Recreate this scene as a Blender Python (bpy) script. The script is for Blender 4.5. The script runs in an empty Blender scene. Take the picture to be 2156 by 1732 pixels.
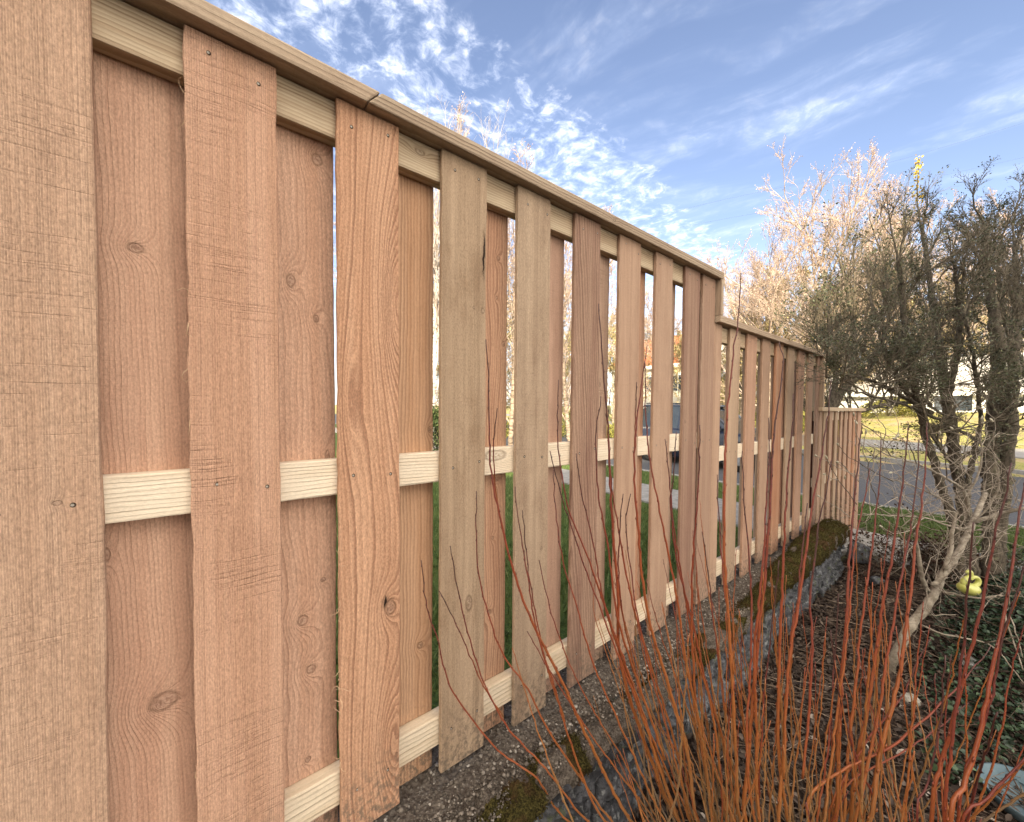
import bpy, bmesh, math, random
import numpy as np
from mathutils import Vector, Matrix

SC = bpy.context.scene
COL = SC.collection
rad = math.radians
rng = np.random.default_rng(7)
random.seed(7)

# ------------------------------------------------------------------ camera
W0, H0 = 2156.0, 1732.0
YAW, PITCH, ROLL = rad(38.851), rad(1.752), rad(0.478)
FPX, SX, SY = 799.2, 8.9, 16.3
_f = np.array([math.sin(YAW)*math.cos(PITCH), math.cos(YAW)*math.cos(PITCH), -math.sin(PITCH)])
_r0 = np.array([math.cos(YAW), -math.sin(YAW), 0.0]); _u0 = np.cross(_r0, _f)
_r = _r0*math.cos(ROLL)+_u0*math.sin(ROLL); _u = -_r0*math.sin(ROLL)+_u0*math.cos(ROLL)
cam = bpy.data.cameras.new("camera"); camo = bpy.data.objects.new("camera", cam); COL.objects.link(camo)
camo.matrix_world = Matrix(((_r[0], _u[0], -_f[0], 0), (_r[1], _u[1], -_f[1], 0), (_r[2], _u[2], -_f[2], 0), (0, 0, 0, 1)))
cam.sensor_fit = 'HORIZONTAL'; cam.sensor_width = 36.0
cam.lens = FPX/W0*36.0
cam.shift_x = -SX/W0; cam.shift_y = SY/W0
cam.clip_start = 0.02; cam.clip_end = 2000
SC.camera = camo

def ray(x, y):          # direction through a point of the survey picture (2156 x 1732), unit depth
    return _f + _r*(x-W0/2-SX)/FPX - _u*(y-H0/2-SY)/FPX
def at_depth(x, y, d): return ray(x, y)*d
def on_y(x, y, Y): v = ray(x, y); return v*Y/v[1]
def on_z(x, y, Z): v = ray(x, y); return v*Z/v[2]

# ------------------------------------------------------------------ sun, sky, exposure
SUN_AZ, SUN_EL = rad(228), rad(21)
sv = Vector((math.sin(SUN_AZ)*math.cos(SUN_EL), math.cos(SUN_AZ)*math.cos(SUN_EL), math.sin(SUN_EL)))
sun = bpy.data.lights.new("sun", 'SUN'); sun.energy = 3.8; sun.angle = rad(0.5); sun.color = (1.0, 0.86, 0.62)
suno = bpy.data.objects.new("sun", sun); COL.objects.link(suno)
suno.rotation_euler = sv.to_track_quat('Z', 'Y').to_euler(); suno.location = (0, -5, 20)
SC.view_settings.view_transform = 'Standard'; SC.view_settings.look = 'None'
SC.view_settings.gamma = 1.0; SC.view_settings.exposure = 1.68
SC.view_settings.use_curve_mapping = False
SC.cycles.max_bounces = 6; SC.cycles.diffuse_bounces = 3; SC.cycles.glossy_bounces = 2
SC.cycles.transparent_max_bounces = 4

class NT:
    """small helper for building node trees"""
    def __init__(s, tree): s.t = tree; s.n = tree.nodes; s.l = tree.links
    def new(s, typ, **kw):
        n = s.n.new(typ)
        for k, v in kw.items(): setattr(n, k, v)
        return n
    def put(s, sock, v):
        if isinstance(v, bpy.types.NodeSocket): s.l.new(v, sock)
        elif v is not None: sock.default_value = v
    def m(s, op, a, b=None, c=None, clamp=False):
        n = s.new('ShaderNodeMath', operation=op); n.use_clamp = clamp
        s.put(n.inputs[0], a); s.put(n.inputs[1], b)
        if c is not None: s.put(n.inputs[2], c)
        return n.outputs[0]
    def vm(s, op, a, b=None, scale=None):
        n = s.new('ShaderNodeVectorMath', operation=op); s.put(n.inputs[0], a); s.put(n.inputs[1], b)
        if scale is not None: s.put(n.inputs['Scale'], scale)
        return n.outputs[1] if op in ('DOT_PRODUCT', 'LENGTH', 'DISTANCE') else n.outputs[0]
    def xyz(s, x, y, z):
        n = s.new('ShaderNodeCombineXYZ'); s.put(n.inputs[0], x); s.put(n.inputs[1], y); s.put(n.inputs[2], z); return n.outputs[0]
    def sep(s, v):
        n = s.new('ShaderNodeSeparateXYZ'); s.put(n.inputs[0], v); return n.outputs
    def noise(s, v, scale=1.0, detail=2.0, rough=0.5, dist=0.0, col=False):
        n = s.new('ShaderNodeTexNoise'); s.put(n.inputs['Vector'], v); s.put(n.inputs['Scale'], scale)
        n.inputs['Detail'].default_value = detail; n.inputs['Roughness'].default_value = rough; n.inputs['Distortion'].default_value = dist
        return n.outputs[1] if col else n.outputs[0]
    def voro(s, v, scale=1.0, feature='F1', out='Distance', rand=1.0):
        n = s.new('ShaderNodeTexVoronoi', feature=feature); s.put(n.inputs['Vector'], v); s.put(n.inputs['Scale'], scale)
        n.inputs['Randomness'].default_value = rand
        return n.outputs[out]
    def rng(s, v, a, b, c=0.0, d=1.0, smooth=True):
        n = s.new('ShaderNodeMapRange'); n.interpolation_type = 'SMOOTHSTEP' if smooth else 'LINEAR'
        s.put(n.inputs[0], v); n.inputs[1].default_value = a; n.inputs[2].default_value = b
        n.inputs[3].default_value = c; n.inputs[4].default_value = d
        return n.outputs[0]
    def mix(s, f, a, b, blend='MIX'):
        n = s.new('ShaderNodeMix', data_type='RGBA', blend_type=blend)
        s.put(n.inputs[0], f)
        for sock, v in ((n.inputs[6], a), (n.inputs[7], b)):
            if isinstance(v, (tuple, list)): v = (*v[:3], 1.0)
            s.put(sock, v)
        return n.outputs[2]
    def ramp(s, f, stops):
        n = s.new('ShaderNodeValToRGB'); s.put(n.inputs[0], f); cr = n.color_ramp
        while len(cr.elements) < len(stops): cr.elements.new(0.5)
        for e, (p, c) in zip(cr.elements, stops): e.position = p; e.color = (*c[:3], 1.0)
        return n.outputs[0]
    def bump(s, h, strength=1.0, dist=0.001, normal=None):
        n = s.new('ShaderNodeBump'); s.put(n.inputs['Height'], h); n.inputs['Strength'].default_value = strength
        n.inputs['Distance'].default_value = dist
        if normal is not None: s.put(n.inputs['Normal'], normal)
        return n.outputs[0]

def new_mat(name):
    m = bpy.data.materials.new(name); m.use_nodes = True; t = NT(m.node_tree)
    b = m.node_tree.nodes['Principled BSDF']
    b.inputs['Roughness'].default_value = 0.8
    b.inputs['Specular IOR Level'].default_value = 0.3
    return m, t, b

# ---- world: Nishita sky with a real-looking cloud layer (clouds laid out on a flat layer far above the place)
world = bpy.data.worlds.new("World"); SC.world = world; world.use_nodes = True
wt = NT(world.node_tree)
bg = world.node_tree.nodes['Background']
sky = wt.new('ShaderNodeTexSky', sky_type='NISHITA'); sky.sun_disc = False
sky.sun_elevation = SUN_EL; sky.sun_rotation = SUN_AZ; sky.altitude = 50; sky.air_density = 1.0; sky.dust_density = 0.7; sky.ozone_density = 1.4
tc = wt.new('ShaderNodeTexCoord')
dx, dy, dz = wt.sep(tc.outputs['Generated'])
zz = wt.m('MAXIMUM', dz, 0.04)
px = wt.m('DIVIDE', dx, zz); py_ = wt.m('DIVIDE', dy, zz)
P = wt.xyz(px, py_, 0.0)
warp = wt.vm('SCALE', wt.vm('SUBTRACT', wt.noise(P, 3.0, 3, 0.55, col=True), (0.5, 0.5, 0.5)), None, scale=0.22)
Pw = wt.vm('ADD', P, warp)
puff = wt.noise(wt.vm('ADD', Pw, (3.1, 1.7, 0)), 15.0, 6, 0.62)
bigc = wt.noise(P, 1.6, 2, 0.5)
# band of mottled puffs over the far side of the fence
edge = wt.m('SUBTRACT', py_, wt.m('MULTIPLY_ADD', px, 0.09, 0.74))
band = wt.rng(edge, -0.14, 0.16)
band = wt.m('MULTIPLY', band, wt.rng(px, 3.5, 7.0, 1.0, 0.6))
thr = wt.m('MULTIPLY_ADD', band, 0.40, -0.02)
thr = wt.m('MULTIPLY_ADD', wt.m('SUBTRACT', bigc, 0.5), 0.35, thr)
pm = wt.rng(wt.m('ADD', puff, thr), 0.72, 1.20, 0, 0.76)
pm = wt.m('MULTIPLY', pm, wt.m('MULTIPLY_ADD', band, 0.92, 0.05))
# long thin wisps on the right
S = wt.xyz(wt.m('MULTIPLY', wt.m('MULTIPLY_ADD', py_, 0.28, px), 3.4), wt.m('MULTIPLY', wt.m('MULTIPLY_ADD', px, -0.2, py_), 1.3), 0.0)
wis = wt.noise(wt.vm('ADD', S, warp), 0.95, 5, 0.55, 0.5)
wm = wt.m('MULTIPLY', wt.m('MULTIPLY', wt.rng(wis, 0.47, 0.80), wt.rng(puff, .30, .62, .55, 1.0)), 0.36)
hazy = wt.rng(dz, 0.0, 0.38, 0.45, 0.0)
# unseen bright cloud added behind the camera to light the shaded fence
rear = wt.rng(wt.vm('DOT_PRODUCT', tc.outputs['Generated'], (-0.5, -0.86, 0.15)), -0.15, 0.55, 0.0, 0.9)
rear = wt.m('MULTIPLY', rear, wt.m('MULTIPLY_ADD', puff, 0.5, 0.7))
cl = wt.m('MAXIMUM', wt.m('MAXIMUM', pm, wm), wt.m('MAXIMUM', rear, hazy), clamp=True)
ccol = wt.mix(wt.rng(puff, 0.45, 0.75), (4.3, 4.8, 6.0), (7.3, 7.2, 7.3))
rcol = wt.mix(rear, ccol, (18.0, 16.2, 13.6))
skt = wt.mix(1.0, sky.outputs[0], (1.03, 0.88, 0.88), 'MULTIPLY')
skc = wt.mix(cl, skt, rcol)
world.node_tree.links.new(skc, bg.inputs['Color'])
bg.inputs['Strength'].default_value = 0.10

# ------------------------------------------------------------------ object helpers
def link(o): COL.objects.link(o); return o
def tag(o, label=None, cat=None, group=None, kind=None):
    if label: o['label'] = label
    if cat: o['category'] = cat
    if group: o['group'] = group
    if kind: o['kind'] = kind
    return o
def empty(name, loc, label, cat, group=None):
    o = bpy.data.objects.new(name, None); o.location = loc; o.empty_display_size = 0.1
    link(o); return tag(o, label, cat, group)
def wloc(o):
    v = Vector(o.location)
    while o.parent: o = o.parent; v = v + Vector(o.location)
    return v
def mesh_obj(name, V, Fc, mats, parent=None, smooth=False, mi=None, attr=None, loc=None):
    """V: world coordinates (n,3); Fc: list of index tuples or int array (n,3|4)"""
    V = np.asarray(V, dtype=np.float64).reshape(-1, 3)
    if parent is not None: off = np.array(wloc(parent)); base = off
    else: off = np.array(loc if loc is not None else (0, 0, 0), float); base = off
    me = bpy.data.meshes.new(name)
    if isinstance(Fc, np.ndarray):
        k = Fc.shape[1]; nf = len(Fc)
        me.vertices.add(len(V)); me.vertices.foreach_set('co', (V-base).astype(np.float32).ravel())
        me.loops.add(nf*k); me.loops.foreach_set('vertex_index', Fc.astype(np.int32).ravel())
        me.polygons.add(nf); me.polygons.foreach_set('loop_start', np.arange(0, nf*k, k, dtype=np.int32))
        me.update(calc_edges=True)
    else:
        me.from_pydata((V-base).tolist(), [], Fc)
    if not isinstance(mats, (list, tuple)): mats = [mats]
    for m in mats: me.materials.append(m)
    if mi is not None: me.polygons.foreach_set('material_index', np.asarray(mi, dtype=np.int32))
    if smooth: me.polygons.foreach_set('use_smooth', np.ones(len(me.polygons), dtype=bool))
    if attr is not None:
        for an, av in attr.items():
            a = me.attributes.new(an, 'FLOAT', 'POINT'); a.data.foreach_set('value', np.asarray(av, dtype=np.float32))
    me.update()
    o = bpy.data.objects.new(name, me)
    if parent is not None: o.parent = parent
    else: o.location = base
    return link(o)

class Buf:
    """collects quads/tris of several shapes into one mesh"""
    def __init__(s): s.v = []; s.f = []; s.mi = []
    def add(s, V, Fc, mi=0):
        b = len(s.v); s.v += [tuple(map(float, p)) for p in V]; s.f += [tuple(b+i for i in f) for f in Fc]; s.mi += [mi]*len(Fc)
    def box(s, lo, hi, mi=0, bevel=0.0):
        x0, y0, z0 = lo; x1, y1, z1 = hi
        if bevel <= 0:
            s.add([(x0,y0,z0),(x1,y0,z0),(x1,y1,z0),(x0,y1,z0),(x0,y0,z1),(x1,y0,z1),(x1,y1,z1),(x0,y1,z1)],
                  [(0,3,2,1),(4,5,6,7),(0,1,5,4),(1,2,6,5),(2,3,7,6),(3,0,4,7)], mi)
        else:
            bm = bmesh.new(); bmesh.ops.create_cube(bm, size=1.0)
            for v in bm.verts: v.co = Vector(((v.co.x+.5)*(x1-x0)+x0, (v.co.y+.5)*(y1-y0)+y0, (v.co.z+.5)*(z1-z0)+z0))
            bmesh.ops.bevel(bm, geom=bm.edges[:], offset=bevel, segments=2, affect='EDGES', profile=0.6)
            bm.verts.index_update()
            s.add([v.co[:] for v in bm.verts], [tuple(v.index for v in f.verts) for f in bm.faces], mi); bm.free()
    def prism(s, pts, y0, y1, mi=0, axis='y'):
        n = len(pts)
        def q(p, d): return (p[0], d, p[1]) if axis == 'y' else ((d, p[0], p[1]) if axis == 'x' else (p[0], p[1], d))
        s.add([q(p, y0) for p in pts]+[q(p, y1) for p in pts],
              [tuple(range(n))[::-1], tuple(range(n, 2*n))]+[(i, (i+1) % n, n+(i+1) % n, n+i) for i in range(n)], mi)
    def tube(s, pts, rr, sides=6, mi=0, cap=True):
        V, Fc = tube(pts, rr, sides, cap); s.add(V, Fc, mi)
    def blob(s, c, r, seg=8, rings=6, mi=0, jit=0.0):
        V = []; Fc = []
        for i in range(1, rings):
            th = math.pi*i/rings
            for j in range(seg):
                ph = 2*math.pi*j/seg; k = 1+jit*(random.random()-.5)
                V.append((c[0]+r[0]*math.sin(th)*math.cos(ph)*k, c[1]+r[1]*math.sin(th)*math.sin(ph)*k, c[2]+r[2]*math.cos(th)*k))
        t = len(V); V.append((c[0], c[1], c[2]+r[2])); V.append((c[0], c[1], c[2]-r[2]))
        for i in range(rings-2):
            for j in range(seg):
                a = i*seg+j; b = i*seg+(j+1) % seg; Fc.append((a, a+seg, b+seg, b))
        for j in range(seg):
            Fc.append((t, j, (j+1) % seg)); a = (rings-2)*seg; Fc.append((t+1, a+(j+1) % seg, a+j))
        s.add(V, Fc, mi)
    def make(s, name, mats, parent=None, smooth=False, loc=None):
        return mesh_obj(name, s.v, s.f, mats, parent, smooth, s.mi, loc=loc)

def tube(pts, rr, sides=6, cap=True):
    pts = np.asarray(pts, float); n = len(pts); rr = np.broadcast_to(np.asarray(rr, float), (n,))
    T = np.gradient(pts, axis=0); T /= np.linalg.norm(T, axis=1)[:, None]+1e-12
    up = np.array([0, 0, 1.0]) if abs(T[0][2]) < .9 else np.array([1.0, 0, 0])
    V = []; A = np.cross(T[0], up); A /= np.linalg.norm(A)
    ang = np.arange(sides)*2*math.pi/sides
    for i in range(n):
        A = A-T[i]*np.dot(A, T[i]); A /= np.linalg.norm(A)+1e-12; B = np.cross(T[i], A)
        V.append(pts[i]+rr[i]*(np.cos(ang)[:, None]*A+np.sin(ang)[:, None]*B))
    V = np.concatenate(V); Fc = []
    for i in range(n-1):
        for j in range(sides):
            a = i*sides+j; b = i*sides+(j+1) % sides; Fc.append((a, b, b+sides, a+sides))
    if cap: Fc.append(tuple(range(sides))[::-1]); Fc.append(tuple((n-1)*sides+j for j in range(sides)))
    return V, Fc

def smooth_poly(pts, n, jit=0.0):
    """Catmull-Rom resample"""
    pts = np.asarray(pts, float); m = len(pts)
    if m == 2: pts = np.array([pts[0], (pts[0]+pts[1])/2, pts[1]]); m = 3
    E = np.vstack([2*pts[0]-pts[1], pts, 2*pts[-1]-pts[-2]])
    L = np.r_[0, np.cumsum(np.linalg.norm(np.diff(pts, axis=0), axis=1))]; out = []
    for s in np.linspace(0, L[-1], n):
        i = min(np.searchsorted(L, s, side='right')-1, m-2); t = (s-L[i])/(L[i+1]-L[i]+1e-12)
        p0, p1, p2, p3 = E[i:i+4]
        out.append(.5*((2*p1)+(-p0+p2)*t+(2*p0-5*p1+4*p2-p3)*t*t+(-p0+3*p1-3*p2+p3)*t**3))
    out = np.array(out)
    if jit: out[1:-1] += rng.normal(0, jit, out[1:-1].shape)
    return out

def segs_mesh(P0, P1, R0, R1, sides=3):
    """many straight tapered pieces at once (vectorised)"""
    P0 = np.asarray(P0); P1 = np.asarray(P1); n = len(P0)
    D = P1-P0; D /= np.linalg.norm(D, axis=1)[:, None]+1e-12
    up = np.where(np.abs(D[:, 2:3]) < .9, np.array([[0, 0, 1.0]]), np.array([[1.0, 0, 0]]))
    A = np.cross(D, up); A /= np.linalg.norm(A, axis=1)[:, None]; B = np.cross(D, A)
    V = np.zeros((n, 2*sides, 3))
    for k in range(sides):
        a = 2*math.pi*k/sides; o = A*math.cos(a)+B*math.sin(a)
        V[:, k] = P0+o*R0[:, None]; V[:, sides+k] = P1+o*R1[:, None]
    base = (np.arange(n)*2*sides)[:, None]
    Fc = np.concatenate([base+np.array([[k, (k+1) % sides, sides+(k+1) % sides, sides+k]]) for k in range(sides)])
    return V.reshape(-1, 3), Fc

def unit(a): return a/(np.linalg.norm(a, axis=-1, keepdims=True)+1e-12)
def grow(starts, dirs, lens, rads, specs, seed=1):
    """level-wise branching; specs: list of dict(S=segments, jit, up, n=children, ang, lr=length ratio, rr, t0)
    returns P0,P1,R0,R1,level arrays and tips of the last level"""
    g = np.random.default_rng(seed); out = []; 
    st, di, le, ra = map(lambda a: np.asarray(a, float), (starts, dirs, lens, rads))
    for lv, sp in enumerate(specs):
        S = sp['S']; n = len(st); pts = np.zeros((n, S+1, 3)); dd = np.zeros((n, S+1, 3)); pts[:, 0] = st; d = unit(di); dd[:, 0] = d
        for k in range(S):
            d = unit(d+g.normal(0, sp['jit'], (n, 3))+np.array([0, 0, sp['up']]))
            pts[:, k+1] = pts[:, k]+d*(le/S)[:, None]; dd[:, k+1] = d
        tt = np.linspace(0, 1, S+1); taper = sp.get('taper', .35)
        rr = ra[:, None]*(1-(1-taper)*tt[None])
        out.append((pts[:, :-1].reshape(-1, 3), pts[:, 1:].reshape(-1, 3), rr[:, :-1].ravel(), rr[:, 1:].ravel(), np.full(n*S, lv)))
        if lv == len(specs)-1: break
        c = sp['n']; t = g.uniform(sp.get('t0', .25), 1.0, (n, c)); t[:, 0] = 1.0
        x = t*S; i = np.minimum(x.astype(int), S-1); fr = (x-i)[..., None]
        ar = np.arange(n)[:, None]
        pos = pts[ar, i]*(1-fr)+pts[ar, i+1]*fr; pd = dd[ar, i+1]
        q = unit(np.cross(pd, g.normal(0, 1, (n, c, 3))))
        an = sp['ang']*g.uniform(.6, 1.3, (n, c, 1)); an[:, 0] *= .3
        nd = unit(pd*np.cos(an)+q*np.sin(an))
        nl = le[:, None]*sp['lr']*g.uniform(.6, 1.25, (n, c))*(1.15-.5*t)
        nr = np.minimum(ra[:, None]*sp['rr']*g.uniform(.7, 1.1, (n, c)), ra[:, None]*(1-(1-taper)*t)*.95)
        st, di, le, ra = pos.reshape(-1, 3), nd.reshape(-1, 3), nl.ravel(), np.maximum(nr.ravel(), sp.get('rmin', .001))
    return out

def leaves_mesh(C, size, n_per=1, spread=0.0, aspect=.45, seed=3, dirs=None, droop=0.0):
    """folded leaf shapes (two quads) at points C"""
    g = np.random.default_rng(seed); C = np.repeat(C, n_per, axis=0)
    n = len(C); C = C+g.normal(0, spread, (n, 3)) if spread else C
    d = unit(g.normal(0, 1, (n, 3)) if dirs is None else np.repeat(dirs, n_per, axis=0)+g.normal(0, .6, (n, 3)))
    d[:, 2] -= droop; d = unit(d)
    q = unit(np.cross(d, g.normal(0, 1, (n, 3)))); nn = np.cross(d, q)
    s = size*g.uniform(.6, 1.3, (n, 1)); w = s*aspect
    a = C; m = C+d*s*.5; t = C+d*s
    l = m+q*w*.5+nn*w*.18; r = m-q*w*.5+nn*w*.18
    V = np.stack([a, l, t, r, ], axis=1).reshape(-1, 3)
    b = (np.arange(n)*4)[:, None]
    Fc = np.concatenate([b+np.array([[0, 1, 2]]), b+np.array([[0, 2, 3]])])
    return V, Fc

def pnoise(x, y, s, seed=0):
    """cheap smooth value noise on arrays"""
    g = np.random.default_rng(seed); T = g.uniform(-1, 1, (64, 64))
    X = np.asarray(x)*s; Y = np.asarray(y)*s; i = np.floor(X).astype(int); j = np.floor(Y).astype(int)
    fx = X-i; fy = Y-j; fx = fx*fx*(3-2*fx); fy = fy*fy*(3-2*fy); i %= 64; j %= 64; i1 = (i+1) % 64; j1 = (j+1) % 64
    return (T[i, j]*(1-fx)+T[i1, j]*fx)*(1-fy)+(T[i, j1]*(1-fx)+T[i1, j1]*fx)*fy

# ------------------------------------------------------------------ materials
def knot_group():
    g = bpy.data.node_groups.new('knot', 'ShaderNodeTree'); I = g.interface
    for nme in ('u', 'w', 'uk', 'wk', 'a', 'b', 'A'): I.new_socket(nme, in_out='INPUT', socket_type='NodeSocketFloat')
    for nme in ('bump', 'core', 'rim'): I.new_socket(nme, in_out='OUTPUT', socket_type='NodeSocketFloat')
    t = NT(g); gi = t.new('NodeGroupInput').outputs; go = t.new('NodeGroupOutput')
    du = t.m('DIVIDE', t.m('SUBTRACT', gi[0], gi[2]), gi[4]); dw = t.m('DIVIDE', t.m('SUBTRACT', gi[1], gi[3]), gi[5])
    r2 = t.m('ADD', t.m('MULTIPLY', du, du), t.m('MULTIPLY', dw, dw))
    # wide deflection of the grain plus a tight whorl
    e1 = t.m('POWER', 2.718, t.m('MULTIPLY', r2, -0.22)); e2 = t.m('POWER', 2.718, t.m('MULTIPLY', r2, -1.6))
    b = t.m('MULTIPLY', t.m('ADD', t.m('MULTIPLY', e1, 0.75), t.m('MULTIPLY', e2, 0.6)), gi[6])
    g.links.new(b, go.inputs[0])
    r = t.m('SQRT', r2)
    g.links.new(t.rng(r, 0.30, 0.75, 1.0, 0.0), go.inputs[1])
    g.links.new(t.m('MULTIPLY', t.rng(r, 0.45, 0.66), t.rng(r, 0.66, 0.9, 1.0, 0.0)), go.inputs[2])
    return g
KNOT = knot_group()

def wood_group():
    g = bpy.data.node_groups.new('sawn_wood', 'ShaderNodeTree'); I = g.interface
    ins = [('P', 'NodeSocketVector'), ('g', 'NodeSocketFloat'), ('core', 'NodeSocketFloat'), ('rim', 'NodeSocketFloat'),
           ('light', 'NodeSocketColor'), ('mid', 'NodeSocketColor'), ('dark', 'NodeSocketColor'),
           ('contrast', 'NodeSocketFloat'), ('saw', 'NodeSocketFloat'), ('nap', 'NodeSocketFloat'), ('stain', 'NodeSocketFloat')]
    for nme, ty in ins: I.new_socket(nme, in_out='INPUT', socket_type=ty)
    I.new_socket('color', in_out='OUTPUT', socket_type='NodeSocketColor'); I.new_socket('height', in_out='OUTPUT', socket_type='NodeSocketFloat')
    t = NT(g); gin = t.new('NodeGroupInput'); go = t.new('NodeGroupOutput'); gi = {n: gin.outputs[i] for i, (n, _) in enumerate(ins)}
    P = gi['P']; u, v, w = t.sep(P)
    # P is laid out so that w runs with the grain
    ph = t.m('FRACT', gi['g']); idx = t.m('FLOOR', gi['g'])
    wn = t.new('ShaderNodeTexWhiteNoise', noise_dimensions='1D'); g.links.new(idx, wn.inputs['W'])
    late = t.m('MULTIPLY', t.rng(ph, 0.15, 0.80), t.rng(ph, 0.88, 1.0, 1.0, 0.0))
    ring = t.m('MULTIPLY', late, t.m('MULTIPLY_ADD', wn.outputs[0], 0.75, 0.35))
    fib = t.noise(t.xyz(t.m('MULTIPLY', u, 420), t.m('MULTIPLY', v, 60), t.m('MULTIPLY', w, 14)), 1.0, 3, 0.6)
    nap = t.noise(t.xyz(t.m('MULTIPLY', u, 330), t.m('MULTIPLY', v, 330), t.m('MULTIPLY', w, 150)), 1.0, 4, 0.7)
    bands = t.noise(t.xyz(t.m('MULTIPLY', u, 26), t.m('MULTIPLY', v, 26), t.m('MULTIPLY', w, 0.9)), 1.0, 3, 0.55)
    blot = t.noise(t.xyz(t.m('MULTIPLY', u, 10), 0.0, t.m('MULTIPLY', w, 4.2)), 1.0, 5, 0.65)
    # band-saw marks: faint lines across the board, slightly tilted and arced, coming and going
    wa = t.m('ADD', w, t.m('MULTIPLY', t.noise(t.xyz(t.m('MULTIPLY', u, 7), 0.0, t.m('MULTIPLY', w, 3)), 1.0, 1), 0.02))
    sw = t.noise(t.xyz(t.m('MULTIPLY', u, 6), 4.0, t.m('MULTIPLY', wa, 200)), 1.0, 3, 0.6)
    sawl = t.rng(sw, 0.50, 0.70)
    sawn = t.m('MULTIPLY', sawl, t.rng(t.noise(t.xyz(t.m('MULTIPLY', u, 6), 9.0, t.m('MULTIPLY', w, 5)), 1.0, 2), 0.36, 0.60))
    sawn = t.m('MULTIPLY', sawn, gi['saw'])
    c = t.mix(t.rng(bands, 0.36, 0.64), gi['light'], gi['mid'])
    c = t.mix(t.m('MULTIPLY', t.rng(blot, 0.47, 0.74), gi['stain']), c, gi['dark'])
    c = t.mix(t.m('MULTIPLY', ring, gi['contrast'], clamp=True), c, gi['dark'])
    c = t.mix(t.m('MULTIPLY', sawn, 0.24), c, gi['dark'])
    fm = t.m('ADD', t.m('MULTIPLY_ADD', t.m('SUBTRACT', fib, 0.5), 0.42, 1.0), t.m('MULTIPLY', t.m('MULTIPLY', t.m('SUBTRACT', nap, 0.5), 1.7), gi['nap']))
    cc = t.new('ShaderNodeVectorMath', operation='SCALE'); g.links.new(c, cc.inputs[0]); g.links.new(fm, cc.inputs['Scale'])
    c = cc.outputs[0]
    kc = t.mix(t.rng(t.noise(P, 160.0, 3), 0.4, 0.62), gi['dark'], gi['light'])
    kn = t.mix(0.30, kc, (0.20, 0.15, 0.12))
    c = t.mix(t.m('MULTIPLY', gi['core'], 0.8), c, kn)
    c = t.mix(t.m('MULTIPLY', gi['rim'], 0.42), c, (0.085, 0.045, 0.028))
    g.links.new(c, go.inputs[0])
    h = t.m('MULTIPLY', ring, -0.9)
    h = t.m('ADD', h, t.m('MULTIPLY', fib, 0.5))
    h = t.m('ADD', h, t.m('MULTIPLY', t.m('MULTIPLY', nap, 1.5), gi['nap']))
    h = t.m('ADD', h, t.m('MULTIPLY', sawn, -1.4))
    h = t.m('ADD', h, t.m('MULTIPLY', gi['rim'], -1.2))
    g.links.new(h, go.inputs[1])
    return g
WOODG = wood_group()

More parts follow.
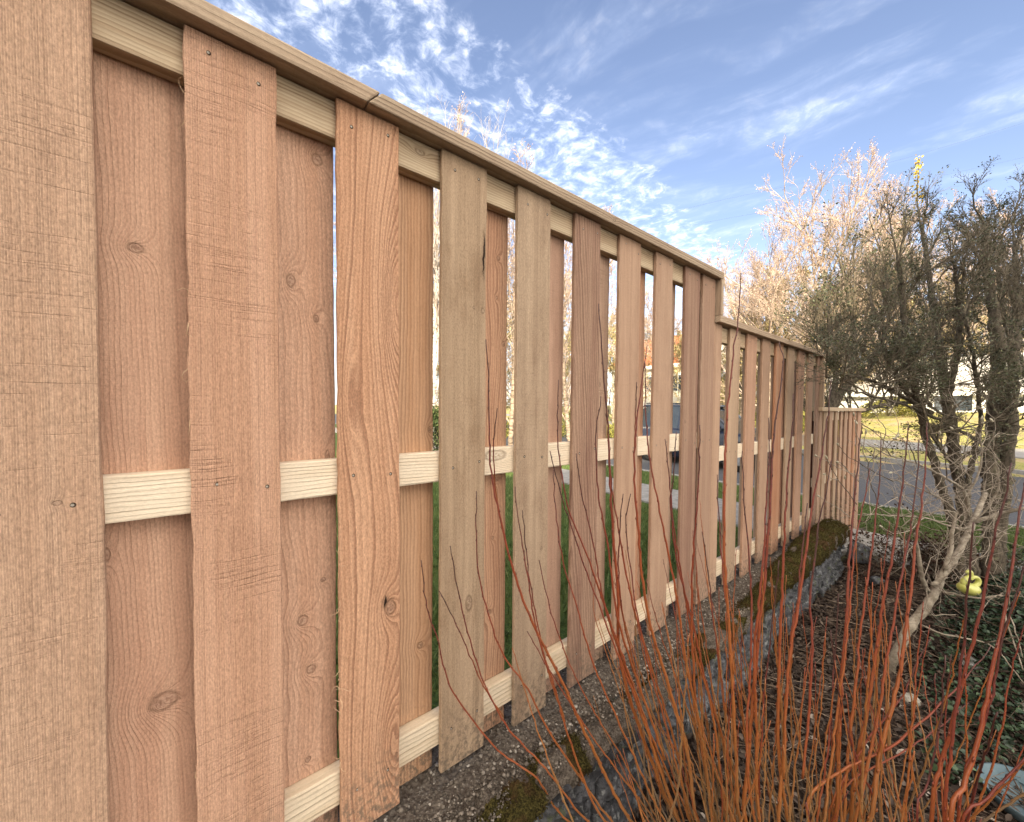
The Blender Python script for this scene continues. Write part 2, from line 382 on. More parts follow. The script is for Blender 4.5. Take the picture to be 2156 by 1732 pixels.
def wood(name, light, mid, dark, F=120, Q=0, S=0.0, cu=0.0, cw=0.0, warpA=3.0, wu=7.0, ww=1.2, contrast=.5, saw=.5, nap=.5, stain=.25,
         knots=(), seed=0.0, axis='z', cracks=(), bump=.0011):
    m, t, b = new_mat(name)
    geo = t.new('ShaderNodeNewGeometry'); x, y, z = t.sep(geo.outputs['Position'])
    u, w = (x, z) if axis == 'z' else (z, x)
    P = t.xyz(t.m('ADD', u, seed*1.37), t.m('ADD', y, seed*.71), t.m('ADD', w, seed*2.11))
    du = t.m('SUBTRACT', u, cu)
    n1 = t.noise(t.xyz(t.m('MULTIPLY', t.m('ADD', u, seed), wu), t.m('MULTIPLY', y, 4.0), t.m('MULTIPLY', t.m('ADD', w, seed), ww)), 1.0, 2, 0.5)
    n2 = t.noise(t.xyz(t.m('MULTIPLY', u, 55), t.m('MULTIPLY', y, 30), t.m('MULTIPLY', t.m('ADD', w, seed), 20)), 1.0, 2, 0.5)
    g = t.m('MULTIPLY', du, F)
    if Q: g = t.m('MULTIPLY_ADD', t.m('MULTIPLY', du, du), Q, g)
    g = t.m('MULTIPLY_ADD', t.m('SUBTRACT', w, cw), S, g)
    g = t.m('MULTIPLY_ADD', n1, warpA, g); g = t.m('MULTIPLY_ADD', n2, 0.55, g)
    g = t.m('MULTIPLY_ADD', y, 40.0, g)
    core = rim = None
    for (uk, wk, a, bb, A) in knots:
        k = t.new('ShaderNodeGroup'); k.node_tree = KNOT
        t.put(k.inputs[0], u); t.put(k.inputs[1], w)
        wobx = t.m('MULTIPLY_ADD', t.m('SUBTRACT', n2, .5), a*.5, uk)
        for i, vv in zip(range(2, 7), (wobx, wk, a, bb, A)): t.put(k.inputs[i], vv)
        g = t.m('ADD', g, k.outputs[0])
        if bb > .1: continue
        core = k.outputs[1] if core is None else t.m('MAXIMUM', core, k.outputs[1])
        rim = k.outputs[2] if rim is None else t.m('MAXIMUM', rim, k.outputs[2])
    gr = t.new('ShaderNodeGroup'); gr.node_tree = WOODG
    t.put(gr.inputs['P'], P); t.put(gr.inputs['g'], g)
    t.put(gr.inputs['core'], core if core is not None else 0.0); t.put(gr.inputs['rim'], rim if rim is not None else 0.0)
    wm_ = (1.05, 1.015, 1.0) if axis == 'z' else (1, 1, 1)
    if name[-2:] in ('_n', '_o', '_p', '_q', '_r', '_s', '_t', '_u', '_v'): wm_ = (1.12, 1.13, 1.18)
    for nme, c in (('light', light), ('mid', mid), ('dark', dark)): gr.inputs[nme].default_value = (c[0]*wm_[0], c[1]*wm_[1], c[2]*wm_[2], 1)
    for nme, c in (('contrast', contrast), ('saw', saw), ('nap', nap), ('stain', stain)): gr.inputs[nme].default_value = c
    col, h = gr.outputs[0], gr.outputs[1]
    for (uc, w0, w1, wd) in cracks:       # open splits running with the grain
        cx = t.m('ADD', uc, t.m('MULTIPLY', t.m('SUBTRACT', t.noise(t.xyz(0.0, seed, t.m('MULTIPLY', w, 28)), 1.0, 3, .6), .5), .022))
        dd = t.m('ABSOLUTE', t.m('SUBTRACT', u, cx)); mid_ = (w0+w1)/2; hl = (w1-w0)/2
        wdt = t.m('MULTIPLY', t.rng(t.m('ABSOLUTE', t.m('SUBTRACT', w, mid_)), 0, hl, 1, 0), wd)
        cm = t.m('LESS_THAN', dd, wdt)
        halo = t.m('MULTIPLY', t.rng(t.m('SUBTRACT', dd, wdt), 0.0, 0.012, .45, 0), t.rng(t.m('ABSOLUTE', t.m('SUBTRACT', w, mid_)), hl*.6, hl*1.2, 1, 0))
        col = t.mix(halo, col, (0.13, 0.075, 0.045)); col = t.mix(cm, col, (0.02, 0.011, 0.008))
        h = t.m('ADD', h, t.m('MULTIPLY', cm, -3.0))
    if axis == 'z':      # soil splashed on the foot of the boards
        sp = t.m('MULTIPLY', t.rng(z, -1.11, -.84, .9, 0), t.rng(t.noise(t.xyz(t.m('MULTIPLY', x, 60), y, t.m('MULTIPLY', z, 45)), 1.0, 4, .7), .42, .64))
        col = t.mix(sp, col, (.13, .10, .075))
    t.put(b.inputs['Base Color'], col)
    b.inputs['Roughness'].default_value = .86; b.inputs['Specular IOR Level'].default_value = .18
    t.put(b.inputs['Normal'], t.bump(h, 1.0, bump))
    return m

def simple(name, c1, c2, scale=20.0, rough=.85, bump=0.0, bscale=None, spec=.2, stretch=(1, 1, 1), detail=4, metal=0.0):
    m, t, b = new_mat(name)
    geo = t.new('ShaderNodeNewGeometry')
    v = t.vm('MULTIPLY', geo.outputs['Position'], stretch)
    n = t.noise(v, scale, detail, .6)
    t.put(b.inputs['Base Color'], t.mix(t.rng(n, .32, .68), c1, c2))
    b.inputs['Roughness'].default_value = rough; b.inputs['Specular IOR Level'].default_value = spec; b.inputs['Metallic'].default_value = metal
    if bump: t.put(b.inputs['Normal'], t.bump(t.noise(v, bscale or scale*2, 4, .65), 1.0, bump))
    return m

# ------------------------------------------------------------------ terrain
def ss(a, lo, hi):
    x = np.clip((np.asarray(a, float)-lo)/(hi-lo), 0, 1); return x*x*(3-2*x)
def curb_far(Y): return np.interp(Y, [-30, -3, 2.5, 14, 45, 80], [15.0, 15.4, 16.4, 21.0, 33.0, 49.0])
def zg(X, Y):
    X = np.asarray(X, float); Y = np.asarray(Y, float)
    lawn = np.interp(X, [-30, 2.6, 4.6, 5.1, 6.6, 8.0, 8.3], [-1.10, -1.12, -1.40, -1.48, -1.49, -1.50, -1.52])
    far = np.interp(X-curb_far(Y), [-1, 0, 3, 9, 16, 60], [-1.62, -1.49, -1.15, -.50, .1, 1.0])
    z = np.where(X > 10, far, lawn)
    z = np.where((X > 8.15) & (X < curb_far(Y)-.15), -1.66, z)
    bed = -1.47+.02*pnoise(X, Y, 5, 3)+.012*pnoise(X, Y, 14, 4)+.30*ss(X, 2.5, 3.7)*ss(-Y, -.32, .35)
    bed = bed+(np.minimum(lawn, -1.40)-bed)*ss(X, 4.3, 5.0)
    inbed = (Y < .86) & (X < 5.0)
    soil = -1.125+.010*pnoise(X, Y, 9, 5)+.012*pnoise(X, Y, 27, 6)
    soil = np.where(X > 4.25, np.minimum(soil, lawn-.03), soil)
    z = np.where((Y >= .86) & (Y < 1.12) & (X < 8), soil, z)
    return np.where(inbed, bed, z)

def grid_obj(name, xs, ys, mat, label=None, kind='structure', zf=zg, dz=0.0):
    X, Y = np.meshgrid(xs, ys, indexing='ij'); Z = zf(X, Y)+dz
    nx, ny = len(xs), len(ys); i = np.arange(nx-1)[:, None]*ny+np.arange(ny-1)[None]
    Fc = np.stack([i, i+ny, i+ny+1, i+1], -1).reshape(-1, 4)
    o = mesh_obj(name, np.stack([X, Y, Z], -1).reshape(-1, 3), Fc, mat, smooth=True)
    return tag(o, label, kind=kind)

def ground_mat():
    m, t, b = new_mat('ground_mix'); geo = t.new('ShaderNodeNewGeometry'); Pp = geo.outputs['Position']; x, y, z = t.sep(Pp)
    n1 = t.noise(Pp, 3.0, 4, .6); n2 = t.noise(Pp, 60.0, 4, .65); n3 = t.noise(Pp, 14.0, 3, .6)
    green = t.mix(t.rng(n2, .35, .7), (.040, .070, .018), (.090, .130, .036)); green = t.mix(t.rng(n1, .4, .7), green, (.10, .13, .035))
    yel = t.mix(t.rng(n2, .3, .7), (.24, .25, .07), (.40, .36, .14)); yel = t.mix(t.rng(t.noise(Pp, 1.3, 5, .7), .46, .62), yel, (.42, .31, .19)); yel = t.mix(t.rng(t.noise(Pp, 5.0, 4, .7), .52, .66), yel, (.16, .17, .05))
    lawn = t.mix(t.rng(x, 13.0, 16.0), green, yel)
    stones = t.voro(Pp, 70.0); soil = t.mix(t.rng(n2, .3, .7), (.055, .042, .034), (.14, .118, .098)); soil = t.mix(t.rng(stones, .12, .3, .6, 0), soil, (.22, .2, .175))
    litter = t.mix(t.rng(n2, .35, .65), (.018, .012, .010), (.060, .040, .030))
    inbed = t.m('MULTIPLY', t.rng(y, .80, .88, 1, 0), t.rng(t.m('ADD', x, t.m('MULTIPLY', n3, .5)), 4.9, 5.2, 1, 0))
    strip = t.m('MULTIPLY', t.m('MULTIPLY', t.rng(t.m('ADD', y, t.m('MULTIPLY', n3, .22)), 1.30, 1.36, 1, 0), t.rng(x, 7.5, 8.0, 1, 0)), t.rng(y, .8, .88))
    c = t.mix(strip, lawn, soil); c = t.mix(inbed, c, litter)
    t.put(b.inputs['Base Color'], c); b.inputs['Roughness'].default_value = .95; b.inputs['Specular IOR Level'].default_value = .1
    t.put(b.inputs['Normal'], t.bump(t.m('ADD', n2, t.m('MULTIPLY', stones, -.8)), 1.0, .012))
    return m
M_GROUND = ground_mat()
xs = np.unique(np.r_[np.arange(-1, 6.5, .03), np.arange(6.5, 30, .25), np.arange(30, 90, 3), np.array([8.13, 8.16]), np.array([-300, -100, -40, -20, -10, -5, -3, -2, 150, 300, 700])])
ys = np.unique(np.r_[np.arange(-1.5, 1.4, .03), np.arange(1.4, 30, .5), np.arange(-30, -1.5, 1.5), np.arange(30, 90, 5), np.array([.855, .862, 1.115, 1.122, -500, -200, -80, 150, 300, 700])])
grid_obj('ground', xs, ys, M_GROUND)

M_ASPH = simple('asphalt', (.055, .057, .064), (.095, .098, .108), 40, .9, .003, 200)
M_CONC = simple('concrete', (.20, .195, .185), (.29, .28, .265), 9, .9, .002, 120)
def ribbon(name, x0f, x1f, ys, z, mat, thick=0.0, nx=6):
    V = []; Fc = []
    for Y in ys:
        for k in range(nx+1):
            X = x0f(Y)+(x1f(Y)-x0f(Y))*k/nx; V.append((X, Y, z(X, Y)))
    for i in range(len(ys)-1):
        for k in range(nx): a = i*(nx+1)+k; Fc.append((a, a+1, a+nx+2, a+nx+1))
    if thick:
        n = len(V); V += [(a, b_, c-thick) for a, b_, c in V]
        for i in range(len(ys)-1):
            a = i*(nx+1); Fc.append((a, a+nx+1, n+a+nx+1, n+a)); a += nx; Fc.append((a+nx+1, a, n+a, n+a+nx+1))
    return tag(mesh_obj(name, V, Fc, mat), kind='structure')
rys = np.r_[-60, -30, np.arange(-15, 46, 1.5), 80]
ribbon('road', lambda Y: 8.2, lambda Y: float(curb_far(Y))-.2, rys, lambda X, Y: -1.622, M_ASPH)
swx = lambda Y: 4.92+.40*float(ss(Y, .8, 3.2))
ribbon('sidewalk', swx, lambda Y: swx(Y)+1.2, np.arange(-14, 40, 1.5), lambda X, Y: float(zg(X, max(Y, 1.6)))+.03, M_CONC, .1)
ribbon('kerb', lambda Y: 8.05, lambda Y: 8.2, rys, lambda X, Y: -1.488, M_CONC, .2, 1)
ribbon('kerb', lambda Y: float(curb_far(Y))-.2, lambda Y: float(curb_far(Y)), rys, lambda X, Y: -1.47, M_CONC, .2, 1)
# sunlit footway beyond the road
ribbon('sidewalk', lambda Y: float(curb_far(Y))+1.6, lambda Y: float(curb_far(Y))+3.0, rys, lambda X, Y: float(zg(X, Y))+.03, M_CONC, .1)

# ------------------------------------------------------------------ fence
RX0 = -2.0
OV = .968                       # cap's front face
PINK = ((.44, .285, .20), (.375, .235, .163), (.20, .108, .07))
TAN = ((.41, .30, .21), (.35, .25, .172), (.20, .135, .09))
TANP = ((.42, .290, .205), (.36, .24, .167), (.20, .12, .08))
RUST = ((.315, .213, .152), (.245, .150, .110), (.13, .072, .052))
ORNG = ((.42, .265, .175), (.39, .20, .118), (.21, .095, .052))
PALE = ((.60, .475, .325), (.50, .375, .24), (.34, .235, .14))
CAPC = ((.41, .325, .235), (.32, .245, .175), (.19, .13, .09))
M_NAIL = simple('nail_steel', (.30, .27, .23), (.42, .38, .33), 300, .6, spec=.4, metal=.3)
M_NAILHOLE = simple('nail_hole', (.05, .03, .02), (.08, .05, .035), 300, .95)
M_SPL = simple('wood_splinter', (.50, .33, .2), (.62, .45, .3), 90, .9)

def board(x0, x1, y0, y1, z0, z1, mat, parent, seed, rough_edge=0.0, tilt=0.0, name='board', splinters=0):
    """sawn board: rounded arrises, slightly wandering edges"""
    g = np.random.default_rng(seed); n = 46; zs = np.linspace(z0, z1, n); b = .0018
    k = pnoise(zs*3, zs*0+seed, 1.0, seed)*.0012; k2 = pnoise(zs*3+9, zs*0+seed, 1.0, seed+1)*.0016
    fine = g.normal(0, .0005+rough_edge, n); fine2 = g.normal(0, .0005, n)
    V = []; Fc = []
    for i, z in enumerate(zs):
        t_ = tilt*(z-z0); xa = x0+k[i]+fine[i]+t_; xb = x1+k2[i]+fine2[i]+t_
        cup = 0.0012*math.sin(seed+z*1.3)
        V += [(xa, y0+b, z), (xa+b, y0, z), ((xa+xb)/2, y0+cup, z), (xb-b, y0, z), (xb, y0+b, z), (xb, y1-b, z), (xb-b, y1, z), (xa+b, y1, z), (xa, y1-b, z)]
    m = 9
    for i in range(n-1):
        for j in range(m): a = i*m+j; c = i*m+(j+1) % m; Fc.append((a, c, c+m, a+m))
    Fc.append(tuple(range(m))[::-1]); Fc.append(tuple((n-1)*m+j for j in range(m)))
    mi = [0]*len(Fc)
    for s in range(splinters):
        z = g.uniform(z0+.15, z1-.12); p = np.array([x0, y0+.002, z]); L = g.uniform(.012, .04); d = unit(np.array([-g.uniform(.05, .5), -g.uniform(0, .3), g.choice([-1, 1])]))
        pts = [p]; 
        for q in range(5): d = unit(d+g.normal(0, .35, 3)); pts.append(pts[-1]+d*L/5)
        v, f = tube(pts, np.linspace(.0009, .0003, 6), 4); o = len(V); V += [tuple(q) for q in v]; Fc += [tuple(o+i for i in ff) for ff in f]; mi += [1]*len(f)
    return mesh_obj(name, V, Fc, [mat, M_SPL], parent, mi=mi)

def nail(x, z, y, parent):
    bb = Buf(); n = 10
    for r, yy, mi in ((.0040, y-.0006, 1), (.0024, y-.0013, 0)):
        ring = [(x+r*math.cos(2*math.pi*i/n)+(.0008 if mi else 0), yy, z+r*math.sin(2*math.pi*i/n)*(1.15 if mi else 1)) for i in range(n)]
        back = [(a, y+.002, c) for a, _, c in ring]
        bb.add(ring+back, [tuple(range(n)), *[(i, n+i, n+(i+1) % n, (i+1) % n) for i in range(n)]], mi)
    return bb.make('nail', [M_NAIL, M_NAILHOLE], parent)

def bar(name, x0, x1, y0, y1, z0, z1, mat, parent, bev=.004, shear0=0.0, shear1=0.0):
    bb = Buf(); bb.box((x0, y0, z0), (x1, y1, z1), 0, bev)
    V = np.array(bb.v); xm = (x0+x1)/2
    fr = (V[:, 2]-z0)/(z1-z0)
    V[:, 0] += np.where(V[:, 0] < xm, shear0*fr, shear1*fr)
    return mesh_obj(name, V, bb.f, mat, parent)

w_ = wood
# --- tall section
F1 = empty('fence_section', (-2.0, 1.03, -1.11), 'tallest section of the cedar fence, nearest the camera', 'fence', 'sections of the stepped cedar fence')
FRONT = [
 (-.875, -.716, w_('cedar_a', *TANP, F=150, seed=31, saw=.5)), (-.594, -.436, w_('cedar_b', *TAN, F=190, seed=5, saw=.4)),
 (-.312, -.155, w_('cedar_c', (.50, .345, .245), (.445, .298, .207), (.25, .155, .105), F=330, warpA=2.0, contrast=.40, saw=.60, nap=.85, stain=.30, seed=1.3, knots=((-.208, -.172, .008, .006, 1.2),))),
 (-.032, .122, w_('cedar_d', (.51, .325, .228), (.45, .275, .185), (.25, .130, .084), F=260, warpA=2.4, contrast=.32, saw=.85, nap=.85, stain=.20, seed=2.1)),
 (.245, .399, w_('cedar_e', (.50, .310, .200), (.44, .258, .160), (.20, .098, .060), F=72, warpA=2.6, wu=7, ww=2.6, contrast=.66, saw=.2, nap=.9, stain=.18, seed=3.2, knots=((.392, .27, .034, .17, 9.0), (.375, -.93, .045, .15, 7.0), (.27, .02, .02, .13, 3.0), (.372, -.545, .020, .030, 4.5)), cracks=((.358, -.545, -.505, .0035),))),
 (.525, .680, w_('cedar_f', (.425, .320, .220), (.345, .255, .172), (.195, .125, .075), F=230, warpA=2.6, contrast=.36, saw=.35, nap=.7, stain=.62, seed=4.4, knots=((.668, .300, .008, .012, 1.6), (.636, .305, .006, .007, 1.0), (.622, -.615, .016, .034, 2.6)), cracks=((.671, .385, .56, .0035),))),
 (.806, .958, w_('cedar_g', (.415, .318, .225), (.345, .258, .18), (.20, .13, .085), F=250, warpA=2.0, contrast=.30, saw=.4, nap=.7, stain=.55, seed=5.5, knots=((.928, -.511, .007, .010, 1.4),))),
 (1.085, 1.238, w_('cedar_h', *RUST, F=70, Q=120, cu=1.15, S=5, warpA=5.0, contrast=.75, saw=.15, nap=.5, seed=6.6, stain=.3)),
 (1.364, 1.521, w_('cedar_i', *TANP, F=170, warpA=2.5, contrast=.42, saw=.3, nap=.4, seed=7.7)),
 (1.645, 1.797, w_('cedar_j', (.40, .28, .20), (.35, .235, .165), (.2, .11, .07), F=200, warpA=2.0, contrast=.3, saw=.2, nap=.4, seed=8.8)),
 (1.924, 2.080, w_('cedar_k', *RUST, F=110, warpA=3.5, contrast=.6, saw=.2, nap=.4, seed=9.9, knots=((1.95, -.07, .010, .012, 1.5),))),
 (2.116, 2.268, w_('cedar_l', (.36, .25, .18), (.30, .20, .145), (.18, .10, .066), F=150, warpA=2.5, contrast=.55, saw=.2, nap=.4, seed=10.7)),
]
TOPZ = .738
FLAB = {2: 'front board wide at the left edge of the photo, pale tan with fine saw marks', 3: 'pinkish front board crossed by saw marks, frayed left edge',
        4: 'orange brown front board with bold arched grain and a dark knot', 5: 'olive tan front board with a dark split near its top right',
        7: 'dark reddish brown front board', 10: 'dark reddish brown front board beside the section end'}
NZ = (.695, -.178, -.985)
for i, (a, b_, mt) in enumerate(FRONT):
    o = board(a, b_, 1.0, 1.016, -1.110+(.006 if i % 2 else 0), TOPZ, mt, F1, 40+i, rough_edge=(.0006 if i in (3, 4) else 0.0), splinters={3: 10, 4: 34}.get(i, 0))
    if i in FLAB: o['label'] = FLAB[i]
    if i >= 2:
        for zi, z in enumerate(NZ):
            if zi == 2 and i > 8: continue
            if zi == 0 and i == 2: z = .72
            for fx in (.25, .82):
                jx, jz = random.uniform(-.008, .008), random.uniform(-.014, .014)
                nail(a+(b_-a)*fx+jx, z+jz, 1.0, o)
BACK = [
 (-.455, -.298, w_('cedar_m', *PINK, F=100, seed=12)),
 (-.180, -.018, w_('cedar_n', (.485, .305, .208), (.43, .253, .168), (.24, .122, .078), F=115, Q=200, cu=-.17, S=3.0, warpA=6, wu=5, ww=1.4, contrast=.26, saw=.25, nap=.75, stain=.22, seed=13.3,
    knots=((-.110, .304, .016, .013, 4.5), (-.082, -.617, .030, .026, 8.0), (-.162, -.291, .010, .02, 2.5), (-.155, -.86, .01, .014, 1.5)))),
 (.088, .250, w_('cedar_o', (.50, .315, .215), (.435, .258, .168), (.22, .112, .070), F=85, Q=120, cu=.14, S=2.0, warpA=6, wu=7, ww=2.2, contrast=.38, saw=.2, nap=.85, stain=.25, seed=14.1,
    knots=((.213, .605, .016, .020, 5.0), (.153, .297, .013, .022, 4.5), (.207, .215, .009, .013, 3.0), (.219, -.446, .008, .008, 2.2), (.171, -.536, .017, .018, 5.5), (.190, -.667, .015, .015, 4.5), (.181, -.896, .009, .010, 2.5), (.232, -.128, .007, .02, 2.5)))),
 (.368, .525, w_('cedar_p', (.47, .29, .175), (.405, .232, .130), (.205, .105, .058), F=95, warpA=4.5, wu=7, ww=1.6, contrast=.5, saw=.05, nap=.35, stain=.15, seed=15.9, knots=((.515, -.07, .008, .012, 2.5), (.484, -.722, .012, .014, 3.0)))),
 (.648, .806, w_('cedar_q', (.455, .275, .170), (.375, .21, .128), (.19, .095, .058), F=95, warpA=5, wu=8, ww=2.2, contrast=.6, saw=.1, nap=.5, stain=.3, seed=16.4,
    knots=((.767, .503, .008, .012, 2.2), (.790, .217, .009, .012, 2.5), (.763, -.249, .010, .012, 2.5), (.698, -.741, .011, .018, 2.8), (.737, -.706, .009, .012, 2.4), (.76, .37, .006, .008, 1.4), (.75, -.45, .007, .009, 1.6)))),
 (.930, 1.085, w_('cedar_r', *PINK, F=160, seed=17, contrast=.35)), (1.208, 1.366, w_('cedar_s', *TANP, F=130, seed=18, saw=1.2, knots=((1.31, .1, .009, .012, 2),))),
 (1.489, 1.645, w_('cedar_t', *ORNG, F=150, seed=19)), (1.768, 1.924, w_('cedar_u', *TANP, F=150, seed=20)), (2.046, 2.204, w_('cedar_v', *PINK, F=150, seed=21)),
]
for i, (a, b_, mt) in enumerate(BACK):
    o = board(a, b_, 1.0545, 1.0705, -1.12, TOPZ-.004, mt, F1, 80+i)
    if i == 1: o['label'] = 'wide back board with swirling grain and a large pale knot low down'
    if i == 2: o['label'] = 'back board with a string of round knots from top to bottom'
RAILT = w_('pine_rail_top', (.50, .40, .28), (.42, .315, .21), (.25, .165, .10), F=120, warpA=2.2, wu=9, ww=2.2, contrast=.85, saw=0, nap=.12, stain=.25, seed=22, axis='x',
   knots=((.71, .465, .010, .02, 2.4),))
RAILM = w_('pine_rail_mid', (.70, .60, .47), (.64, .53, .40), (.45, .35, .24), F=110, warpA=2.6, wu=9, ww=2.2, contrast=.32, saw=0, nap=.3, stain=.25, seed=23, axis='x', knots=((-.16, .73, .025, .06, 5.0),))
RAILB = w_('pine_rail_low', (.64, .54, .41), (.56, .45, .32), (.33, .25, .17), F=70, warpA=2.2, wu=9, ww=1.6, contrast=.40, saw=0, nap=.3, stain=.4, seed=24, axis='x')
for z0, mt, lb in ((.650, RAILT, 'upper rail under the cap, showing between the boards'), (-.2234, RAILM, 'pale middle rail at waist height'), (-1.027, RAILB, 'pale bottom rail just above the soil')):
    bar('rail', RX0, 2.268, 1.0163, 1.0542, z0, z0+.089, mt, F1, .0045)['label'] = lb
CAP = w_('cedar_cap', *CAPC, F=90, warpA=2.2, wu=9, ww=1.4, contrast=.6, saw=0, nap=.3, stain=.6, seed=25, axis='x', knots=((.757, 1.28, .006, .01, 1.5),))
CAP2 = w_('cedar_cap_two', (.42, .325, .235), (.35, .26, .185), (.21, .145, .1), F=80, warpA=2.6, wu=9, ww=1.6, contrast=.6, saw=0, nap=.3, stain=.6, seed=26.5, axis='x')
bar('cap_rail', RX0, .306, OV, 1.106, .7405, .7795, CAP2, F1, .005, 0, .034)['label'] = 'left length of cap rail, ending in a slanted joint'
bar('cap_rail', .3085, 2.303, OV, 1.106, .7405, .7795, CAP, F1, .005, .034, 0)['label'] = 'right length of cap rail, running to the step'
ENDM = w_('cedar_trim', *CAPC, F=90, warpA=2.2, contrast=.4, saw=0, nap=.15, seed=27)
bar('end_trim', 2.2715, 2.303, OV+.001, 1.104, .535, .7395, ENDM, F1, .004)

# --- middle section
F2 = empty('fence_section', (3.4, 1.03, -1.11), 'middle section of the cedar fence, between the tall and the short section', 'fence', 'sections of the stepped cedar fence')
S2 = [(2.2715, 2.366), (2.480, 2.634), (2.751, 2.910), (3.016, 3.169), (3.289, 3.445), (3.562, 3.717), (3.827, 3.986), (4.107, 4.252), (4.386, 4.468)]
pal = [TANP, TAN, PINK, TANP, ORNG, TAN, PINK, TANP, RUST]
mats2 = [w_('cedar_far_%s' % 'abcdefghi'[i], *pal[i], F=160, warpA=2.5, contrast=.4, saw=.3, nap=.4, seed=40+i*1.7, stain=.3) for i in range(9)]
for i, (a, b_) in enumerate(S2):
    o = board(a, b_, 1.0, 1.016, -1.10 if i != 2 else -1.13, .495, mats2[i], F2, 120+i)
    if 0 < i < 7:
        for z in (.445, -.275):
            for fx in (.22, .8): nail(a+(b_-a)*fx, z+random.uniform(-.01, .01), 1.0, o)
for i in range(7):
    a = S2[i+1][0]-.156
    board(a, a+.150, 1.0545, 1.0705, -1.11, .49, mats2[(i*4+2) % 9], F2, 140+i)
for z0, mt in ((.400, RAILT), (-.320, RAILM), (-1.034, RAILB)):
    bar('rail', 2.2715, 4.468, 1.0163, 1.0542, z0, z0+.089, mt, F2, .0045)
bar('cap_rail', 2.2715, 4.506, OV, 1.106, .4965, .5345, CAP2, F2, .005)
bar('end_trim', 4.4705, 4.506, OV+.001, 1.104, .0245, .4955, ENDM, F2, .004)
M_BLACK = simple('plain_black', (.006, .006, .007), (.012, .012, .013), 30, .6)
bb = Buf(); bb.box((4.33, 1.16, -1.2), (4.55, 1.22, .42), 0, .006); bb.box((4.33, 1.155, .42), (4.55, 1.225, .45), 0, .004)  # plain black shape standing in for something dark behind this gap
tag(bb.make('panel', M_BLACK, loc=(4.44, 1.19, -1.2)), 'black flat post standing behind the gap at the far end of the middle fence section', 'panel')

# --- far short section
F3 = empty('fence_section', (5.4, 1.03, -1.45), 'short far section of the cedar fence, lowest step, behind the mossy wall end', 'fence', 'sections of the stepped cedar fence')
S3 = [(4.632, 4.767), (4.847, 4.993), (5.079, 5.213), (5.305, 5.425), (5.498, 5.651), (5.730, 5.893), (5.950, 6.094), (6.183, 6.405)]
for i, (a, b_) in enumerate(S3):
    board(a+.028, b_, 1.0, 1.016, -1.52, -.015, mats2[(i*2+1) % 9], F3, 160+i)
for i in range(8):  # shade of the gaps put into the back boards' dark colour
    a = (S3[i-1][1] if i else 4.50)-.03
    board(a, S3[i][0]+.03, 1.0545, 1.0705, -1.52, -.02, w_('cedar_gap_shade_%s' % 'abcdefgh'[i], (.13, .045, .028), (.10, .034, .022), (.05, .018, .012), F=150, seed=60+i*1.3), F3, 180+i)
board(4.5095, 4.60, 1.0, 1.016, -1.52, -.015, mats2[3], F3, 199)
for z0 in (-.110, -.75, -1.42): bar('rail', 4.5095, 6.405, 1.0163, 1.0542, z0, z0+.089, RAILM, F3, .0045)
bar('cap_rail', 4.46, 6.47, OV, 1.106, -.0145, .0235, w_('cedar_cap_pale', (.52, .40, .28), (.45, .33, .22), (.28, .19, .12), F=90, seed=29, axis='x', nap=.1, saw=0), F3, .005)
